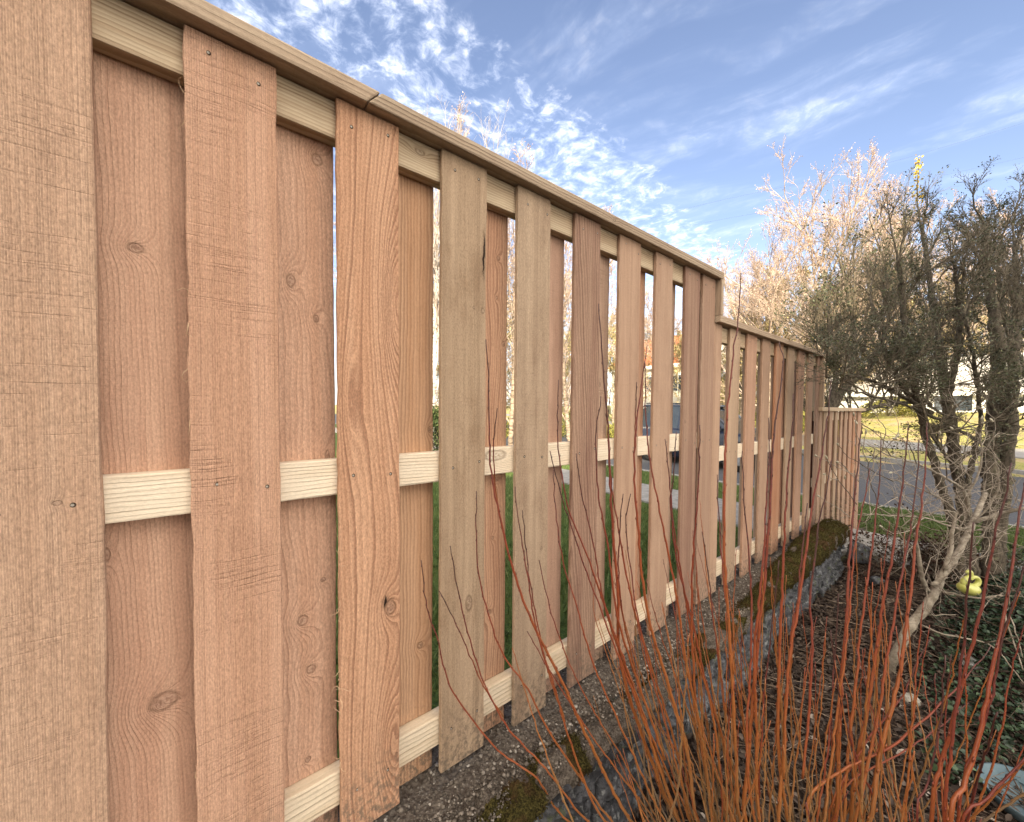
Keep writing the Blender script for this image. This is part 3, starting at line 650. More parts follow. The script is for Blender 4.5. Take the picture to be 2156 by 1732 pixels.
# ------------------------------------------------------------------ unseen house behind the photographer, placed and sized to shade the garden
M_SIDING = simple('painted_siding', (.62, .58, .50), (.70, .66, .58), 4, .8, .004, 3, stretch=(.2, .2, 12))
M_ROOFG = simple('grey_shingle', (.12, .12, .12), (.2, .195, .19), 12, .9, .01, 30)
M_GLASS = simple('window_glass', (.03, .04, .05), (.05, .06, .07), 2, .08, spec=.8)
M_WHITE = simple('white_trim', (.74, .73, .70), (.80, .79, .76), 5, .6)
def gable(name, x0, x1, y0, y1, z0, ze, zr, mw, mr, label, ridge='y', wins=(), trim=True, over=.4, fascia=None):
    r = empty(name, ((x0+x1)/2, (y0+y1)/2, z0), label, 'house')
    b = Buf()
    if ridge == 'y':
        xm = (x0+x1)/2; b.prism([(x0, z0), (x1, z0), (x1, ze), (xm, zr-.12), (x0, ze)], y0, y1, 0, 'y')
    else:
        ym = (y0+y1)/2; b.prism([(y0, z0), (y1, z0), (y1, ze), (ym, zr-.12), (y0, ze)], x0, x1, 0, 'x')
    b.make('wall', mw, r)
    b = Buf(); t_ = .16
    if ridge == 'y':
        xm = (x0+x1)/2; sl = (zr-ze)/(xm-x0)
        b.prism([(x0-over, ze-over*sl), (xm, zr), (x1+over, ze-over*sl), (x1+over, ze-over*sl+t_), (xm, zr+t_), (x0-over, ze-over*sl+t_)], y0-over, y1+over, 0, 'y')
    else:
        ym = (y0+y1)/2; sl = (zr-ze)/(ym-y0)
        b.prism([(y0-over, ze-over*sl), (ym, zr), (y1+over, ze-over*sl), (y1+over, ze-over*sl+t_), (ym, zr+t_), (y0-over, ze-over*sl+t_)], x0-over, x1+over, 0, 'x')
    ro = b.make('roof', mr, r)
    if fascia:
        b = Buf(); b.box((x0-over-.05, y0-over, ze-over*.5-.28), (x0-over-.003, y1+over, ze-over*.5+.05)); b.make('gutter', M_WHITE, ro)
    for (face, a, bb_, za, zb) in wins:
        f = Buf(); g_ = Buf(); w = .07
        def pl(A0, A1, Z0, Z1, d0, d1, q):
            if face == '-x': q.box((x0-d1, A0, Z0), (x0-d0, A1, Z1))
            elif face == '-y': q.box((A0, y0-d1, Z0), (A1, y0-d0, Z1))
            else: q.box((A0, y1+d0, Z0), (A1, y1+d1, Z1))
        pl(a-w, bb_+w, zb, zb+w, .004, .05, f); pl(a-w, bb_+w, za-w, za, .004, .06, f); pl(a-w, a, za, zb, .004, .05, f); pl(bb_, bb_+w, za, zb, .004, .05, f)
        pl((a+bb_)/2-.025, (a+bb_)/2+.025, za, zb, .004, .045, f); pl(a, bb_, za, zb, .002, .012, g_)
        wo = f.make('window', M_WHITE, r); g_.make('pane', M_GLASS, wo)
    return r
gable('house', -22, -1.9, -21, -10.0, -1.6, 7.4, 10.8, M_SIDING, M_ROOFG, 'unseen two storey beige house behind the photographer, placed to shade the garden', ridge='x',
      wins=[('+y', -19+4.2*i, -17.4+4.2*i, z, z+1.4) for i in range(4) for z in (.2, 3.6)])

# ------------------------------------------------------------------ stone wall with moss
def rock_mat(name, c1, c2, dark, lich=.5):
    m, t, b = new_mat(name); geo = t.new('ShaderNodeNewGeometry'); Pp = geo.outputs['Position']
    n1 = t.noise(Pp, 14, 5, .65); n2 = t.noise(Pp, 90, 4, .7); v = t.voro(Pp, 22, 'F1'); l = t.noise(Pp, 34, 3, .6)
    c = t.mix(t.rng(n1, .35, .65), c1, c2); c = t.mix(t.rng(n2, .5, .75), c, dark)
    c = t.mix(t.m('MULTIPLY', t.rng(l, .58, .66), lich), c, (.36, .37, .36)); c = t.mix(t.m('MULTIPLY', t.rng(t.noise(Pp, 19, 3, .6), .56, .68), .6), c, (.07, .085, .03))
    t.put(b.inputs['Base Color'], c); b.inputs['Roughness'].default_value = .9
    t.put(b.inputs['Normal'], t.bump(t.m('ADD', n2, t.m('MULTIPLY', n1, 1.5)), 1.0, .006)); return m
M_ROCK = rock_mat('basalt_block', (.034, .035, .039), (.112, .114, .124), (.013, .013, .015), .4)
M_MOSS = None
def moss_mat():
    m, t, b = new_mat('moss'); geo = t.new('ShaderNodeNewGeometry'); Pp = geo.outputs['Position']
    n1 = t.noise(Pp, 11, 4, .6); n2 = t.noise(Pp, 150, 3, .65)
    c = t.mix(t.rng(n2, .35, .65), (.016, .015, .007), (.090, .074, .024)); c = t.mix(t.rng(n1, .48, .66), c, (.070, .040, .020))
    so = t.mix(t.rng(n2, .3, .7), (.050, .040, .033), (.16, .135, .11)); at = t.new('ShaderNodeAttribute', attribute_name='tone')
    c = t.mix(t.rng(t.m('MULTIPLY_ADD', t.m('SUBTRACT', n2, .5), .5, at.outputs['Fac']), .25, .5, 1, 0), c, so)
    t.put(b.inputs['Base Color'], c); b.inputs['Roughness'].default_value = 1; b.inputs['Specular IOR Level'].default_value = .05
    t.put(b.inputs['Normal'], t.bump(n2, 1.0, .008)); return m
M_MOSS = moss_mat()
def block_wall(x0, x1, yf, z0, z1, dx=.008, dz=.008, seed=2, depth=.09):
    X = np.arange(x0, x1+dx, dx); Z = np.arange(z0, z1+dz, dz); XX, ZZ = np.meshgrid(X, Z, indexing='ij')
    ch = .118; row = np.floor((ZZ-z0)/ch+.25*pnoise(XX, ZZ*0, 1.3, seed)).astype(int); g = np.random.default_rng(seed)
    offs = g.uniform(0, .3, 60); ln = .27; cc = (XX+offs[row % 60])/ln+.12*pnoise(XX, ZZ, 5, seed+4); ci = np.floor(cc).astype(int)
    fx = np.abs(cc-ci-.5)*2; rr_ = (ZZ-z0)/ch+.25*pnoise(XX, ZZ*0, 1.3, seed); fz = np.abs(rr_-np.floor(rr_)-.5)*2
    joint = np.maximum(ss(fx, .91, .99), ss(fz, .84, .97))
    T = g.uniform(-1, 1, (97, 61)); bl = T[ci % 97, row % 61]
    rough = (.008+.026*(1-ss(XX, 1.0, 1.7)))*pnoise(XX, ZZ, 11, seed+1)+.009*pnoise(XX, ZZ, 26, seed+2)+.008*pnoise(XX, ZZ, 60, seed+3)
    Y = yf-.020*bl-rough+.060*joint
    V = np.stack([XX+.006*pnoise(XX, ZZ, 23, 9), Y, ZZ], -1); nx, nz = V.shape[:2]
    i = np.arange(nx-1)[:, None]*nz+np.arange(nz-1)[None]; Fc = np.stack([i, i+nz, i+nz+1, i+1], -1).reshape(-1, 4)[:, ::1]
    V2 = V.reshape(-1, 3); b = len(V2)
    back = [(x0, yf+depth, z0), (x1, yf+depth, z0), (x1, yf+depth, z1), (x0, yf+depth, z1)]
    c00, c10, c11, c01 = 0, (nx-1)*nz, (nx-1)*nz+nz-1, nz-1
    fl = [tuple(f) for f in Fc.tolist()]
    fl += [(b, b+3, b+2, b+1), (b+1, b+2)+tuple((nx-1)*nz+k for k in range(nz-1, -1, -1)), (b+3, b)+tuple(range(nz)), tuple(k*nz+nz-1 for k in range(nx))+(b+2, b+3)]
    return np.vstack([V2, back]), fl
wr = empty('stone_wall', (1.6, .80, -1.47), 'low wall of grey split stone blocks running below the fence, its top grown with brown green moss', 'stone wall')
V, Fc = block_wall(-1.2, 4.42, .785, -1.50, -1.125); mesh_obj('block_face', V, Fc, M_ROCK, wr, smooth=False)
# moss lying over the top edge; thicker towards the far end
xs_ = np.arange(.1, 4.50, .012); tv = np.linspace(0, 1, 20)
XX, TT = np.meshgrid(xs_, tv, indexing='ij')
wd = .125+.09*ss(XX, 2.2, 3.6)+.035*pnoise(XX, XX*0, 3, 21); hgt = .018+.075*ss(XX, 2.5, 3.7)+.012*pnoise(XX, XX*0, 4, 22)
lip = .045+.03*pnoise(XX, XX*0, 6, 23)+.03*pnoise(XX, XX*0, 17, 24)
Yb = np.where(TT < .3, .765-.012*np.sin(TT/.3*3.1), .765+(TT-.3)/.7*wd)
Zb = np.where(TT < .3, -1.12-lip*(1-TT/.3)+hgt*.6*(TT/.3), -1.12+hgt*(.6+.4*np.sin(np.clip((TT-.3)/.7, 0, 1)*3.14)-1.1*ss(TT, .75, 1)))
cu_ = ss(pnoise(XX, Yb*1.0, 9.0, 61)+.6*pnoise(XX, Yb, 23, 62)+1.1*ss(XX, 1.7, 2.9)-.26, .0, .5)
Zb = Zb+(.010+.012*ss(XX, 1.8, 2.8))*cu_*np.sin(np.clip(TT*1.05, 0, 1)*3.14)
nz_ = .016*pnoise(XX*1, TT*.3, 22, 25)+.009*pnoise(XX, TT*.4, 55, 26)+.006*pnoise(XX, TT*.3, 9, 27)
V = np.stack([XX, Yb-nz_*(TT < .4), Zb+nz_], -1); nx, nt = V.shape[:2]; i = np.arange(nx-1)[:, None]*nt+np.arange(nt-1)[None]
V[-1, :, 2] -= .05; mo = mesh_obj('moss', V.reshape(-1, 3), np.stack([i, i+nt, i+nt+1, i+1], -1).reshape(-1, 4), M_MOSS, wr, smooth=True, attr={'tone': cu_.ravel()})
# moss fuzz
g = np.random.default_rng(4); idx = g.integers(0, V.reshape(-1, 3).shape[0], 60000); idx = idx[cu_.ravel()[idx] > .35]; nt_ = len(idx); C = V.reshape(-1, 3)[idx]+g.normal(0, .004, (nt_, 3))
Vf, Ff = leaves_mesh(C, .010, 1, 0, .30, seed=5, dirs=np.tile([0, -.3, 1.0], (nt_, 1)))
tag(mesh_obj('moss_tuft', Vf, Ff, M_MOSS, wr, attr={'tone': np.ones(len(Vf))}), kind='stuff')
# loose end blocks of the wall
def rock(name, c, r, mat, parent=None, seed=0, sub=3, label=None, cat='stone', group=None, flat=.0):
    bm = bmesh.new(); bmesh.ops.create_icosphere(bm, subdivisions=sub, radius=1.0); g = np.random.default_rng(seed)
    cuts = [(unit(g.normal(0, 1, 3)), g.uniform(.55, .85)) for _ in range(9)]
    V = []
    for v in bm.verts:
        p = np.array(v.co)
        for n_, d_ in cuts:
            e = p@n_-d_
            if e > 0: p = p-n_*e*.9
        p = p*(1+.05*math.sin(p[0]*9+seed)*math.cos(p[1]*8)+g.normal(0, .012)); V.append((c[0]+p[0]*r[0], c[1]+p[1]*r[1], c[2]+p[2]*r[2]))
    Fc = [tuple(v.index for v in f.verts) for f in bm.faces]; bm.free()
    o = mesh_obj(name, V, Fc, mat, parent, loc=None if parent else (c[0], c[1], c[2]-r[2]))
    if label: tag(o, label, cat, group)
    return o
rock('stone', on_z(1806, 1165, -1.32), (.15, .10, .13), M_ROCK, seed=3, label='dark mossy stone block at the far corner where the low wall ends', sub=4)
rock('stone', on_z(1845, 1225, -1.42), (.07, .06, .04), M_ROCK, seed=5, label='small dark stone on the bed beside the wall corner stone', sub=3)
M_PALEST = rock_mat('pale_stone', (.26, .24, .20), (.40, .37, .32), (.14, .12, .1), .2)
rock('stone', on_z(1915, 1478, -1.44), (.045, .045, .04), M_PALEST, seed=8, label='pale tan fist-sized stone among the leaf litter near the magnolia foot')
rock('stone', on_z(2165, 1500, -1.38), (.06, .05, .035), M_PALEST, seed=11, label='flat buff stone at the lower edge of the dark ground cover')
rock('stone', on_z(2040, 1395, -1.36), (.07, .05, .04), rock_mat('grey_stone', (.12, .12, .115), (.22, .215, .2), (.06, .06, .06), .3), seed=14, label='low grey stone half sunk in the dark ground cover')
M_GLAZE = simple('glaze_blue', (.08, .125, .15), (.13, .175, .195), 8, .7, spec=.15)
# blue grey dish half hidden at the right
c = on_z(2180, 1690, -1.41); b = Buf(); prof = [(.0, .0), (.06, .0), (.11, .035), (.130, .075), (.136, .078), (.134, .070), (.110, .028), (.06, .012), (.0, .012)]
n = 40; VV = [(c[0]+r_*math.cos(2*math.pi*j/n), c[1]+r_*math.sin(2*math.pi*j/n), c[2]-.06+z_) for r_, z_ in prof for j in range(n)]
b.add(VV, [(i*n+j, i*n+(j+1) % n, (i+1)*n+(j+1) % n, (i+1)*n+j) for i in range(len(prof)-1) for j in range(n)])
tag(b.make('garden_dish', M_GLAZE, smooth=True, loc=(c[0], c[1], c[2]-.06)), 'pale blue grey garden dish on the bed, low at the right edge', 'dish')

# ------------------------------------------------------------------ soil crumbs, litter, ground cover, grass
def attr_mat(name, stops, rough=.85, spec=.15, transl=0.0, nscale=0.0):
    m, t, b = new_mat(name); a = t.new('ShaderNodeAttribute', attribute_name='tone')
    f = a.outputs['Fac']
    if nscale:
        geo = t.new('ShaderNodeNewGeometry'); f = t.m('MULTIPLY_ADD', t.m('SUBTRACT', t.noise(geo.outputs['Position'], nscale, 3, .6), .5), .5, f)
    t.put(b.inputs['Base Color'], t.ramp(f, stops)); b.inputs['Roughness'].default_value = rough; b.inputs['Specular IOR Level'].default_value = spec
    return m
def pebbles(name, n, xf, yf, r0, r1, mat, seed, label, cat='gravel', zc=None):
    g = np.random.default_rng(seed); X = g.uniform(*xf, n); Y = g.uniform(*yf, n); Z = zg(X, Y) if zc is None else np.full(n, zc)+.008*pnoise(X, Y, 12, 5)
    R = r0+(r1-r0)*g.power(.35, n)
    bm = bmesh.new(); bmesh.ops.create_icosphere(bm, subdivisions=1, radius=1.0); bv = np.array([v.co[:] for v in bm.verts]); bf = np.array([[v.index for v in f.verts] for f in bm.faces]); bm.free()
    k = len(bv); V = bv[None]*(1+g.normal(0, .18, (n, k, 1)))*R[:, None, None]*np.stack([g.uniform(.7, 1.3, n), g.uniform(.7, 1.3, n), g.uniform(.5, .9, n)], -1)[:, None]
    V[:, :, 0] += X[:, None]; V[:, :, 1] += Y[:, None]; V[:, :, 2] += (Z+R*.15)[:, None]
    Fc = (np.arange(n)*k)[:, None, None]+bf[None]
    tone = np.repeat(g.uniform(0, 1, n), k)
    o = mesh_obj(name, V.reshape(-1, 3), Fc.reshape(-1, 3), mat, attr={'tone': tone}); return tag(o, label, cat, kind='stuff')
M_CRUMB = attr_mat('soil_crumb', [(0, (.055, .046, .038)), (.6, (.135, .113, .092)), (.9, (.22, .19, .16)), (1, (.36, .33, .29))], .95, .1, nscale=300)
pebbles('gravel', 22000, (.15, 4.4), (.87, 1.25), .0012, .0068, M_CRUMB, 5, 'grey crumbly soil and small stones along the foot of the fence')
pebbles('gravel', 4200, (.15, 2.3), (.79, .90), .0015, .0065, M_CRUMB, 15, 'loose crumbs of soil lying on the near stretch of the wall top', zc=-1.100)
def litter(name, n, region, size, mat, seed, label, tilt=.35, lift=.01, hi=0.0, aspect=.5, keep=None):
    g = np.random.default_rng(seed); X = g.uniform(region[0], region[1], n); Y = g.uniform(region[2], region[3], n)
    if keep is not None: k = keep(X, Y, g); X, Y = X[k], Y[k]; n = len(X)
    Z = zg(X, Y)+lift+g.uniform(0, 1, n)**2*hi
    a = g.uniform(0, 2*math.pi, n); d = unit(np.stack([np.cos(a), np.sin(a), g.normal(0, tilt, n)], -1))
    q = unit(np.stack([-np.sin(a), np.cos(a), g.normal(0, tilt, n)], -1)); nn = unit(np.cross(d, q)); s = size*g.uniform(.5, 1.3, (n, 1)); w = s*aspect
    C = np.stack([X, Y, Z], -1); m1 = C+d*s*.3; m2 = C+d*s*.7-nn*s*.04; t_ = C+d*s-nn*s*.12; cu = nn*w*g.uniform(.0, .5, (n, 1))
    V = np.stack([C, m1+q*w*.5+cu, m2+q*w*.42+cu, t_, m2-q*w*.42+cu, m1-q*w*.5+cu, m1, m2], 1).reshape(-1, 3); b = (np.arange(n)*8)[:, None]
    Fc = np.concatenate([b+np.array([f]) for f in ([0, 6, 1, 1], [1, 6, 7, 2], [2, 7, 3, 3], [3, 7, 4, 4], [4, 7, 6, 5], [5, 6, 0, 0])])
    # split into quads and tris
    quads = np.concatenate([b+np.array([[1, 6, 7, 2]]), b+np.array([[4, 7, 6, 5]])]); tris = np.concatenate([b+np.array([x]) for x in ([0, 6, 1], [2, 7, 3], [3, 7, 4], [5, 6, 0])])
    q3 = np.concatenate([quads[:, [0, 1, 2]], quads[:, [0, 2, 3]], tris])
    o = mesh_obj(name, V, q3, mat, attr={'tone': np.repeat(np.clip(g.normal(.45, .22, n), 0, 1), 8)}); return tag(o, label, 'ground cover' if 'cover' in name else 'leaves', kind='stuff')
M_LITTER = attr_mat('dead_leaf', [(0, (.018, .013, .011)), (.45, (.055, .040, .032)), (.76, (.105, .078, .060)), (.95, (.18, .14, .11)), (1, (.36, .31, .26))], .8, .2)
litter('leaf_litter', 40000, (.4, 5.0, -1.6, .78), .032, M_LITTER, 6, 'dark brown dead leaves and bark covering the garden bed', tilt=.45, lift=.004, hi=.035)
M_IVY = attr_mat('dark_leaf', [(0, (.010, .018, .010)), (.5, (.026, .048, .022)), (.85, (.05, .085, .035)), (1, (.10, .145, .07))], .5, .35)
DISH = c
def kc(X, Y, g):
    m = 1.25*ss(X, 2.1, 2.8)*ss(-Y, -.30, .10)*(1-ss(X, 4.5, 4.9))+.9*np.exp(-((X-2.35)**2+(Y+.02)**2)/.03)
    m = m*(np.hypot(X-DISH[0], Y-DISH[1]) > .17)
    return (m*(.75+.6*pnoise(X, Y, 4, 31))) > g.uniform(.15, 1.0, len(X))
litter('ground_cover', 62000, (1.8, 4.9, -1.8, .4), .024, M_IVY, 8, 'dark green small-leaved ground cover on the mound at the right of the bed', tilt=.5, lift=.015, hi=.10, aspect=.75, keep=kc)
# twigs in the litter
g = np.random.default_rng(9); n = 4200; X = g.uniform(.6, 4.8, n); Y = g.uniform(-1.2, .74, n); a = g.uniform(0, 6.28, n); L = g.uniform(.05, .28, n); Z = zg(X, Y)+.02
P0 = np.stack([X, Y, Z], -1); P1 = P0+np.stack([np.cos(a)*L, np.sin(a)*L, g.normal(.01, .03, n)], -1); R = g.uniform(.0008, .003, n)
V, Fc = segs_mesh(P0, P1, R, R*.6, 4); M_TWIG = attr_mat('fallen_twig', [(0, (.05, .035, .028)), (.75, (.14, .10, .072)), (1, (.32, .25, .19))], .85)
tag(mesh_obj('fallen_twigs', V, Fc, M_TWIG, attr={'tone': np.repeat(g.uniform(0, 1, n)**1.1, 8)}), 'thin dry twigs strewn over the leaf litter', 'twigs', kind='stuff')
M_GRASS = attr_mat('grass_blade', [(0, (.045, .080, .020)), (.6, (.105, .155, .042)), (1, (.22, .245, .09))], .6, .3)
def grass(name, n, region, h, seed, label, mat=M_GRASS, w=.006, keep=None):
    g = np.random.default_rng(seed); X = g.uniform(region[0], region[1], n); Y = g.uniform(region[2], region[3], n)
    if keep is not None: k = keep(X, Y); X, Y = X[k], Y[k]; n = len(X)
    C = np.stack([X, Y, zg(X, Y)-.004], -1); a = g.uniform(0, 6.28, n); q = np.stack([np.cos(a), np.sin(a), 0*a], -1)*w; H = h*g.uniform(.5, 1.3, n)
    tp = C+np.stack([g.normal(0, .35, n)*H, g.normal(0, .35, n)*H, H], -1)
    V = np.stack([C-q*.5, C+q*.5, tp], 1).reshape(-1, 3); Fc = np.arange(3*n).reshape(-1, 3)
    return tag(mesh_obj(name, V, Fc, mat, attr={'tone': np.repeat(np.clip(g.normal(.45, .25, n), 0, 1), 3)}), label, 'grass', kind='stuff')
nopath = lambda X, Y: ~((X > 4.88+.4*ss(Y, .8, 3.2)) & (X < 6.15+.4*ss(Y, .8, 3.2))) & ~((Y < 1.32) & (X < 4.6))
grass('grass', 110000, (.2, 8.0, 1.25, 9.5), .055, 12, 'shaded green lawn seen through the gaps of the fence', keep=nopath, w=.009)
grass('grass', 60000, (6.1, 8.05, -2.0, 1.3), .05, 13, 'shaded green lawn beyond the wall end, right of the fence', keep=lambda X, Y: nopath(X, Y) & ((Y < .9) | (X > 6.5)), w=.009)

# ------------------------------------------------------------------ willow shrubs with coloured stems (surveyed from the photograph, each stem placed in depth)
def stem_mat():
    m, t, b = new_mat('willow_bark'); a = t.new('ShaderNodeAttribute', attribute_name='tone'); r = t.new('ShaderNodeAttribute', attribute_name='hue')
    geo = t.new('ShaderNodeNewGeometry'); n = t.noise(geo.outputs['Position'], 120, 3, .6)
    f = t.m('MULTIPLY_ADD', t.m('SUBTRACT', n, .5), .30, t.m('ADD', a.outputs['Fac'], t.m('MULTIPLY', t.m('SUBTRACT', r.outputs['Fac'], .5), .42)))
    t.put(b.inputs['Base Color'], t.ramp(f, [(0, (.19, .135, .088)), (.22, (.26, .140, .055)), (.46, (.285, .098, .026)), (.72, (.225, .050, .020)), (.9, (.14, .032, .024)), (1, (.06, .022, .018))]))
    b.inputs['Roughness'].default_value = .42; b.inputs['Specular IOR Level'].default_value = .4
    t.put(b.inputs['Normal'], t.bump(t.noise(geo.outputs['Position'], 420, 2, .5), .6, .0008)); return m
M_STEM = stem_mat()
def stem(parent, pts, r_base, r_tip, seed, hue=.5, tone=(0, 1), buds=True, name='stem', nseg=None):
    g = np.random.default_rng(seed); L = np.sum(np.linalg.norm(np.diff(pts, axis=0), axis=1)); n = nseg or max(12, int(L/.022))
    p = smooth_poly(pts, n, 0.0); p[1:-1] += g.normal(0, .0009, (n-2, 3)); t = np.linspace(0, 1, n)
    # slight kink at every node
    r = r_tip+(r_base*1.02-r_tip)*(1-t**2.0)
    b = Buf(); b.tube(p, r, 7); tn = list(np.repeat(tone[0]+(tone[1]-tone[0])*t, 7))
    if buds:
        T = unit(np.gradient(p, axis=0)); ph = g.uniform(0, 6.28); s = .25
        k = int(n*s)
        while k < n-1:
            ph += 2.4+g.normal(0, .3); q = unit(np.cross(T[k], [math.cos(ph), math.sin(ph), .1])); rr_ = r[k]; bl = .0045+rr_*1.3
            base = p[k]+q*rr_*.6; tip = base+T[k]*bl*1.7+q*rr_*.7; sd = np.cross(T[k], q); md = (base+tip)/2+q*rr_*.35
            w = max(.0012, rr_*.55); V = [base-T[k]*.001, md+sd*w, md+q*w, md-sd*w, tip]
            b.add(V, [(0, 1, 2), (0, 2, 3), (1, 4, 2), (2, 4, 3), (0, 3, 1), (1, 3, 4)]); tn += [min(1, tone[0]+(tone[1]-tone[0])*t[k]+.12)]*5
            k += int(g.integers(1, 4)) if L < .4 else int(g.integers(1, 3))
    o = mesh_obj(name, b.v, b.f, M_STEM, parent, smooth=True, attr={'tone': tn, 'hue': [hue]*len(b.v)}); return o
def shrub(name, root, label, group):
    return empty(name, tuple(root), label, 'shrub', group)
GRP = 'orange stemmed willow shrubs in the bed'
RA = np.array([1.21, .43, -1.47]); RB = np.array([1.27, .27, -1.47]); RC = np.array([1.20, .02, -1.47])
shA = shrub('willow_shrub', RA, 'willow shrub with long leafless orange stems leaning left across the fence boards', GRP)
shB = shrub('willow_shrub', RB, 'willow shrub with upright orange red stems in front of the stepped fence end', GRP)
shC = shrub('willow_shrub', RC, 'nearest willow shrub, thick rusty stems at the right edge of the photo', GRP)
A = [ # tip first, survey-picture coordinates; (thickness at base mm, hue)
 ([(887,1180),(898,1280),(922,1350),(945,1440),(1005,1530),(1060,1590),(1130,1640),(1200,1732)], 3.0, .55),
 ([(948,1150),(960,1220),(985,1330),(1020,1440),(1075,1540),(1150,1620),(1240,1732)], 2.8, .6),
 ([(925,1245),(950,1290),(985,1370),(1015,1440),(1060,1510)], 1.6, .7),
 ([(1003,1035),(1003,1130),(1008,1210),(1030,1300),(1060,1380),(1110,1450),(1150,1530),(1210,1620),(1290,1732)], 3.2, .5),
 ([(1023,715),(1028,790),(1030,900),(1035,1000),(1060,1120),(1090,1230),(1130,1330),(1180,1430),(1240,1560),(1330,1732)], 4.6, .6),
 ([(1047,860),(1040,940),(1042,1020),(1050,1070)], 1.7, .8),
 ([(1085,1025),(1092,1100),(1105,1180),(1115,1240),(1130,1330),(1165,1440),(1200,1560),(1275,1732)], 3.2, .55),
 ([(1100,1075),(1108,1160),(1120,1250),(1150,1400),(1190,1520)], 2.0, .7),
 ([(1176,800),(1174,900),(1180,980),(1200,1080),(1240,1180),(1280,1300),(1320,1420),(1370,1560),(1430,1732)], 3.9, .62),
 ([(1158,950),(1170,1000),(1190,1070),(1230,1190),(1290,1350),(1350,1500),(1410,1640),(1440,1732)], 3.0, .7),
 ([(1165,990),(1170,1080),(1185,1180),(1215,1280),(1250,1400),(1320,1560),(1400,1732)], 3.0, .5),
 ([(1213,955),(1225,1040),(1250,1150),(1270,1260),(1310,1380),(1360,1520),(1420,1700)], 3.0, .6),
 ([(1260,640),(1268,750),(1278,880),(1285,1000),(1290,1120),(1300,1240),(1305,1380),(1335,1500),(1390,1650),(1430,1732)], 5.4, .75),
 ([(1265,835),(1255,920),(1260,1040),(1280,1150),(1300,1300),(1345,1440),(1400,1600)], 3.2, .6),
 ([(1285,820),(1280,900),(1286,1010),(1300,1100),(1325,1240),(1370,1400),(1420,1560),(1455,1732)], 3.4, .6),
 ([(1362,730),(1350,820),(1338,920),(1336,1020),(1345,1120),(1350,1200),(1370,1320),(1410,1450),(1450,1600),(1470,1732)], 5.2, .45),
 ([(1340,805),(1338,870),(1336,950)], 1.5, .9),
 ([(1358,760),(1360,880),(1370,980),(1390,1080),(1410,1180),(1430,1290),(1445,1400),(1480,1560),(1500,1732)], 3.8, .5),
 ([(1312,1040),(1305,1120),(1302,1200),(1312,1300),(1340,1420)], 2.4, .7),
 ([(1328,1040),(1318,1110),(1335,1250),(1360,1380),(1400,1520),(1450,1700)], 2.8, .6),
 ([(1400,925),(1410,1020),(1420,1120),(1440,1240),(1460,1360),(1500,1500),(1530,1732)], 3.4, .55),
 ([(1424,910),(1418,1000),(1412,1060),(1425,1180),(1460,1320),(1490,1450),(1550,1650)], 3.0, .65),
 ([(1473,895),(1472,1000),(1465,1100),(1458,1200),(1457,1300),(1460,1400),(1470,1520),(1500,1700)], 4.2, .55),
 ([(1478,1120),(1490,1200),(1500,1290),(1515,1400),(1530,1520)], 2.0, .8),
 ([(1110,1330),(1150,1400),(1200,1480),(1260,1570),(1320,1650),(1380,1732)], 2.4, .3),
 ([(1135,1180),(1160,1290),(1200,1400),(1240,1480),(1300,1580),(1370,1700)], 2.2, .4)]
